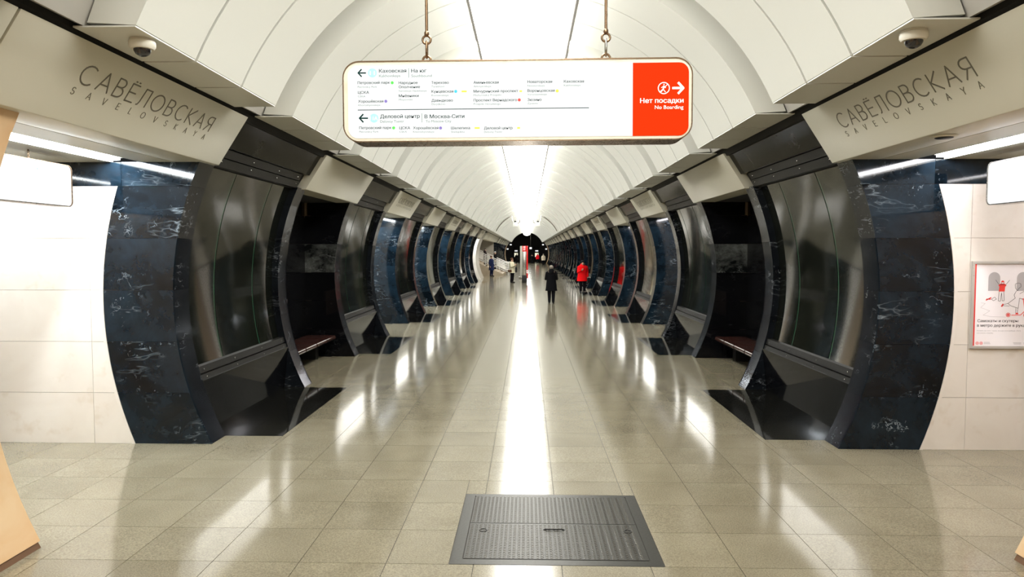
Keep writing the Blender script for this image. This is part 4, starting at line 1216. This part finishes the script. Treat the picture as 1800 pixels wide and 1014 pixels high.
    for n_ in 'lr':
        a, t = Vector(J['an' + n_]), Vector(J['toe' + n_])
        bm = bmesh.new(); b_tube(bm, [(a + Vector((0, .025, -.02))) * h, (a + Vector((0, .0, -.012))) * h, (t + Vector((0, .02, .003))) * h, (t + Vector((0, -.018, -.004))) * h], [.022 * h, .034 * h, .026 * h, .014 * h], 10)
        zmin = min(v.co.z for v in bm.verts)
        for v in bm.verts: v.co.z -= min(zmin, v.co.z) if v.co.z < 0 else 0
        link('shoe', finish(bm, 'shoe', cloth('shoe_dark', shoe, 0.4), 60), e)
    # hair or hat
    bm = bmesh.new()
    bmesh.ops.create_uvsphere(bm, u_segments=16, v_segments=10, radius=1.0)
    for v in bm.verts:
        v.co = Vector((v.co.x * .056 * h, v.co.y * .062 * h + .008 * h, v.co.z * .058 * h + .942 * h))
    lim = .945 if hat else .935
    bmesh.ops.delete(bm, geom=[v for v in bm.verts if v.co.z < (.90 if v.co.y > 0.01 * h else lim) * h], context='VERTS')
    hc = hat or hair
    link('hat' if hat else 'hair', finish(bm, 'hair', cloth('hair_%02d%02d%02d' % tuple(int(c * 99) for c in hc), hc, 0.7), 60), e)
    bm = bmesh.new()
    for (x, z, rx, rz_) in ((-.018, .918, .006, .003), (.018, .918, .006, .003), (0, .880, .012, .003)):
        g = bmesh.ops.create_uvsphere(bm, u_segments=8, v_segments=6, radius=1.0)
        for v in g['verts']: v.co = Vector((v.co.x * rx * h + x * h, v.co.y * .003 * h - .050 * h, v.co.z * rz_ * h + z * h))
    link('face', finish(bm, 'face', cloth('face_dark', (0.09, 0.035, 0.03)), 60), e)
    tag(e, label, 'person', 'people in the hall')
    return e

BK = (0.003, 0.003, 0.004)
person('person in a long black coat and leggings walking away down the hall', (1.05, 29.6, 0), R(180), 1.56, BK, .33, (0.006, 0.006, 0.008), (0.22, 0.19, 0.16), 'phone', None, True, .035)
person('person in a bright red puffer coat and black skirt walking by the pylons', (2.88, 36.9, 0), R(10), 1.66, (0.75, 0.006, 0.008), .37, (0.006, 0.006, 0.007), (0.02, 0.015, 0.012), 'onehand', (0.012, 0.012, 0.012), True, .03, bulk=1.18)
person('person in a pale beige jacket standing by the red column with a phone', (-0.96, 48.6, 0), R(70), 1.68, (0.62, 0.58, 0.42), .40, (0.008, 0.008, 0.010), (0.10, 0.045, 0.025), 'phone', None, False, .015)
person('person in a navy coat standing at the foot of the stairs', (-2.95, 61.0, 0), R(60), 1.75, (0.012, 0.018, 0.06), .30, (0.012, 0.016, 0.05), (0.10, 0.05, 0.03), 'walk', None, False, .02)
person('person in a dark hooded coat high on the staircase', (-3.78, 66.2, 0.75), R(90), 1.62, (0.02, 0.012, 0.014), .38, BK, (0.02, 0.015, 0.012), 'walk', (0.01, 0.01, 0.01), True, .03)
person('grey-haired person in a black coat lower on the staircase', (-2.92, 67.4, 0.45), R(90), 1.66, BK, .36, BK, (0.5, 0.5, 0.5), 'walk', None, False, .03)
person('person in a red jacket walking far down the hall', (1.8, 122.0, 0), R(180), 1.7, (0.7, 0.01, 0.02), .46, BK, (0.02, 0.015, 0.012), 'walk', None, True, .05)
person('person in a cream jacket and dark trousers far down the hall', (2.4, 105.0, 0), R(180), 1.72, (0.66, 0.58, 0.45), .46, BK, (0.25, 0.2, 0.15), 'walk', None, True, .05, shoe=(0.5, 0.45, 0.4))
person('dark-clothed person beside the red jacket at the far end', (0.85, 121.0, 0), R(180), 1.66, BK, .44, BK, (0.02, 0.015, 0.012), 'walk', None, False, .04)
person('dark-clothed person at the far left end of the hall', (-1.75, 124.0, 0), R(0), 1.72, BK, .42, BK, (0.02, 0.015, 0.012), 'walk', None, False, .04)
# bags and phone
def bag(label, loc, wd, hh, dp, mat, rotz=0):
    e = empty('handbag', loc, (0, 0, rotz))
    link('bag_body', box_mesh('bag_body', -wd / 2, wd / 2, -dp / 2, dp / 2, 0, hh, mat, 0.03, 3), e)
    link('strap', tube_mesh('strap', [(-wd * .35, 0, hh - .02), (-wd * .3, 0, hh + .14), (0, 0, hh + .2), (wd * .3, 0, hh + .14), (wd * .35, 0, hh - .02)], 0.008, mat, 6), e)
    tag(e, label, 'bag')
bag('black handbag carried by the person in the red coat', (3.17, 36.85, 0.52), 0.14, 0.26, 0.30, cloth('bag_black', (0.01, 0.01, 0.011), 0.5))
bag('brown handbag at the hip of the person in the beige jacket', (-1.10, 48.35, 0.72), 0.26, 0.17, 0.12, cloth('bag_brown', (0.10, 0.05, 0.03), 0.5))
bag('dark shoulder bag behind the person in the beige jacket', (-0.68, 48.75, 0.70), 0.12, 0.34, 0.2, cloth('bag_black', (0.01, 0.01, 0.011), 0.5))
bpy.data.scenes.remove(WORK)
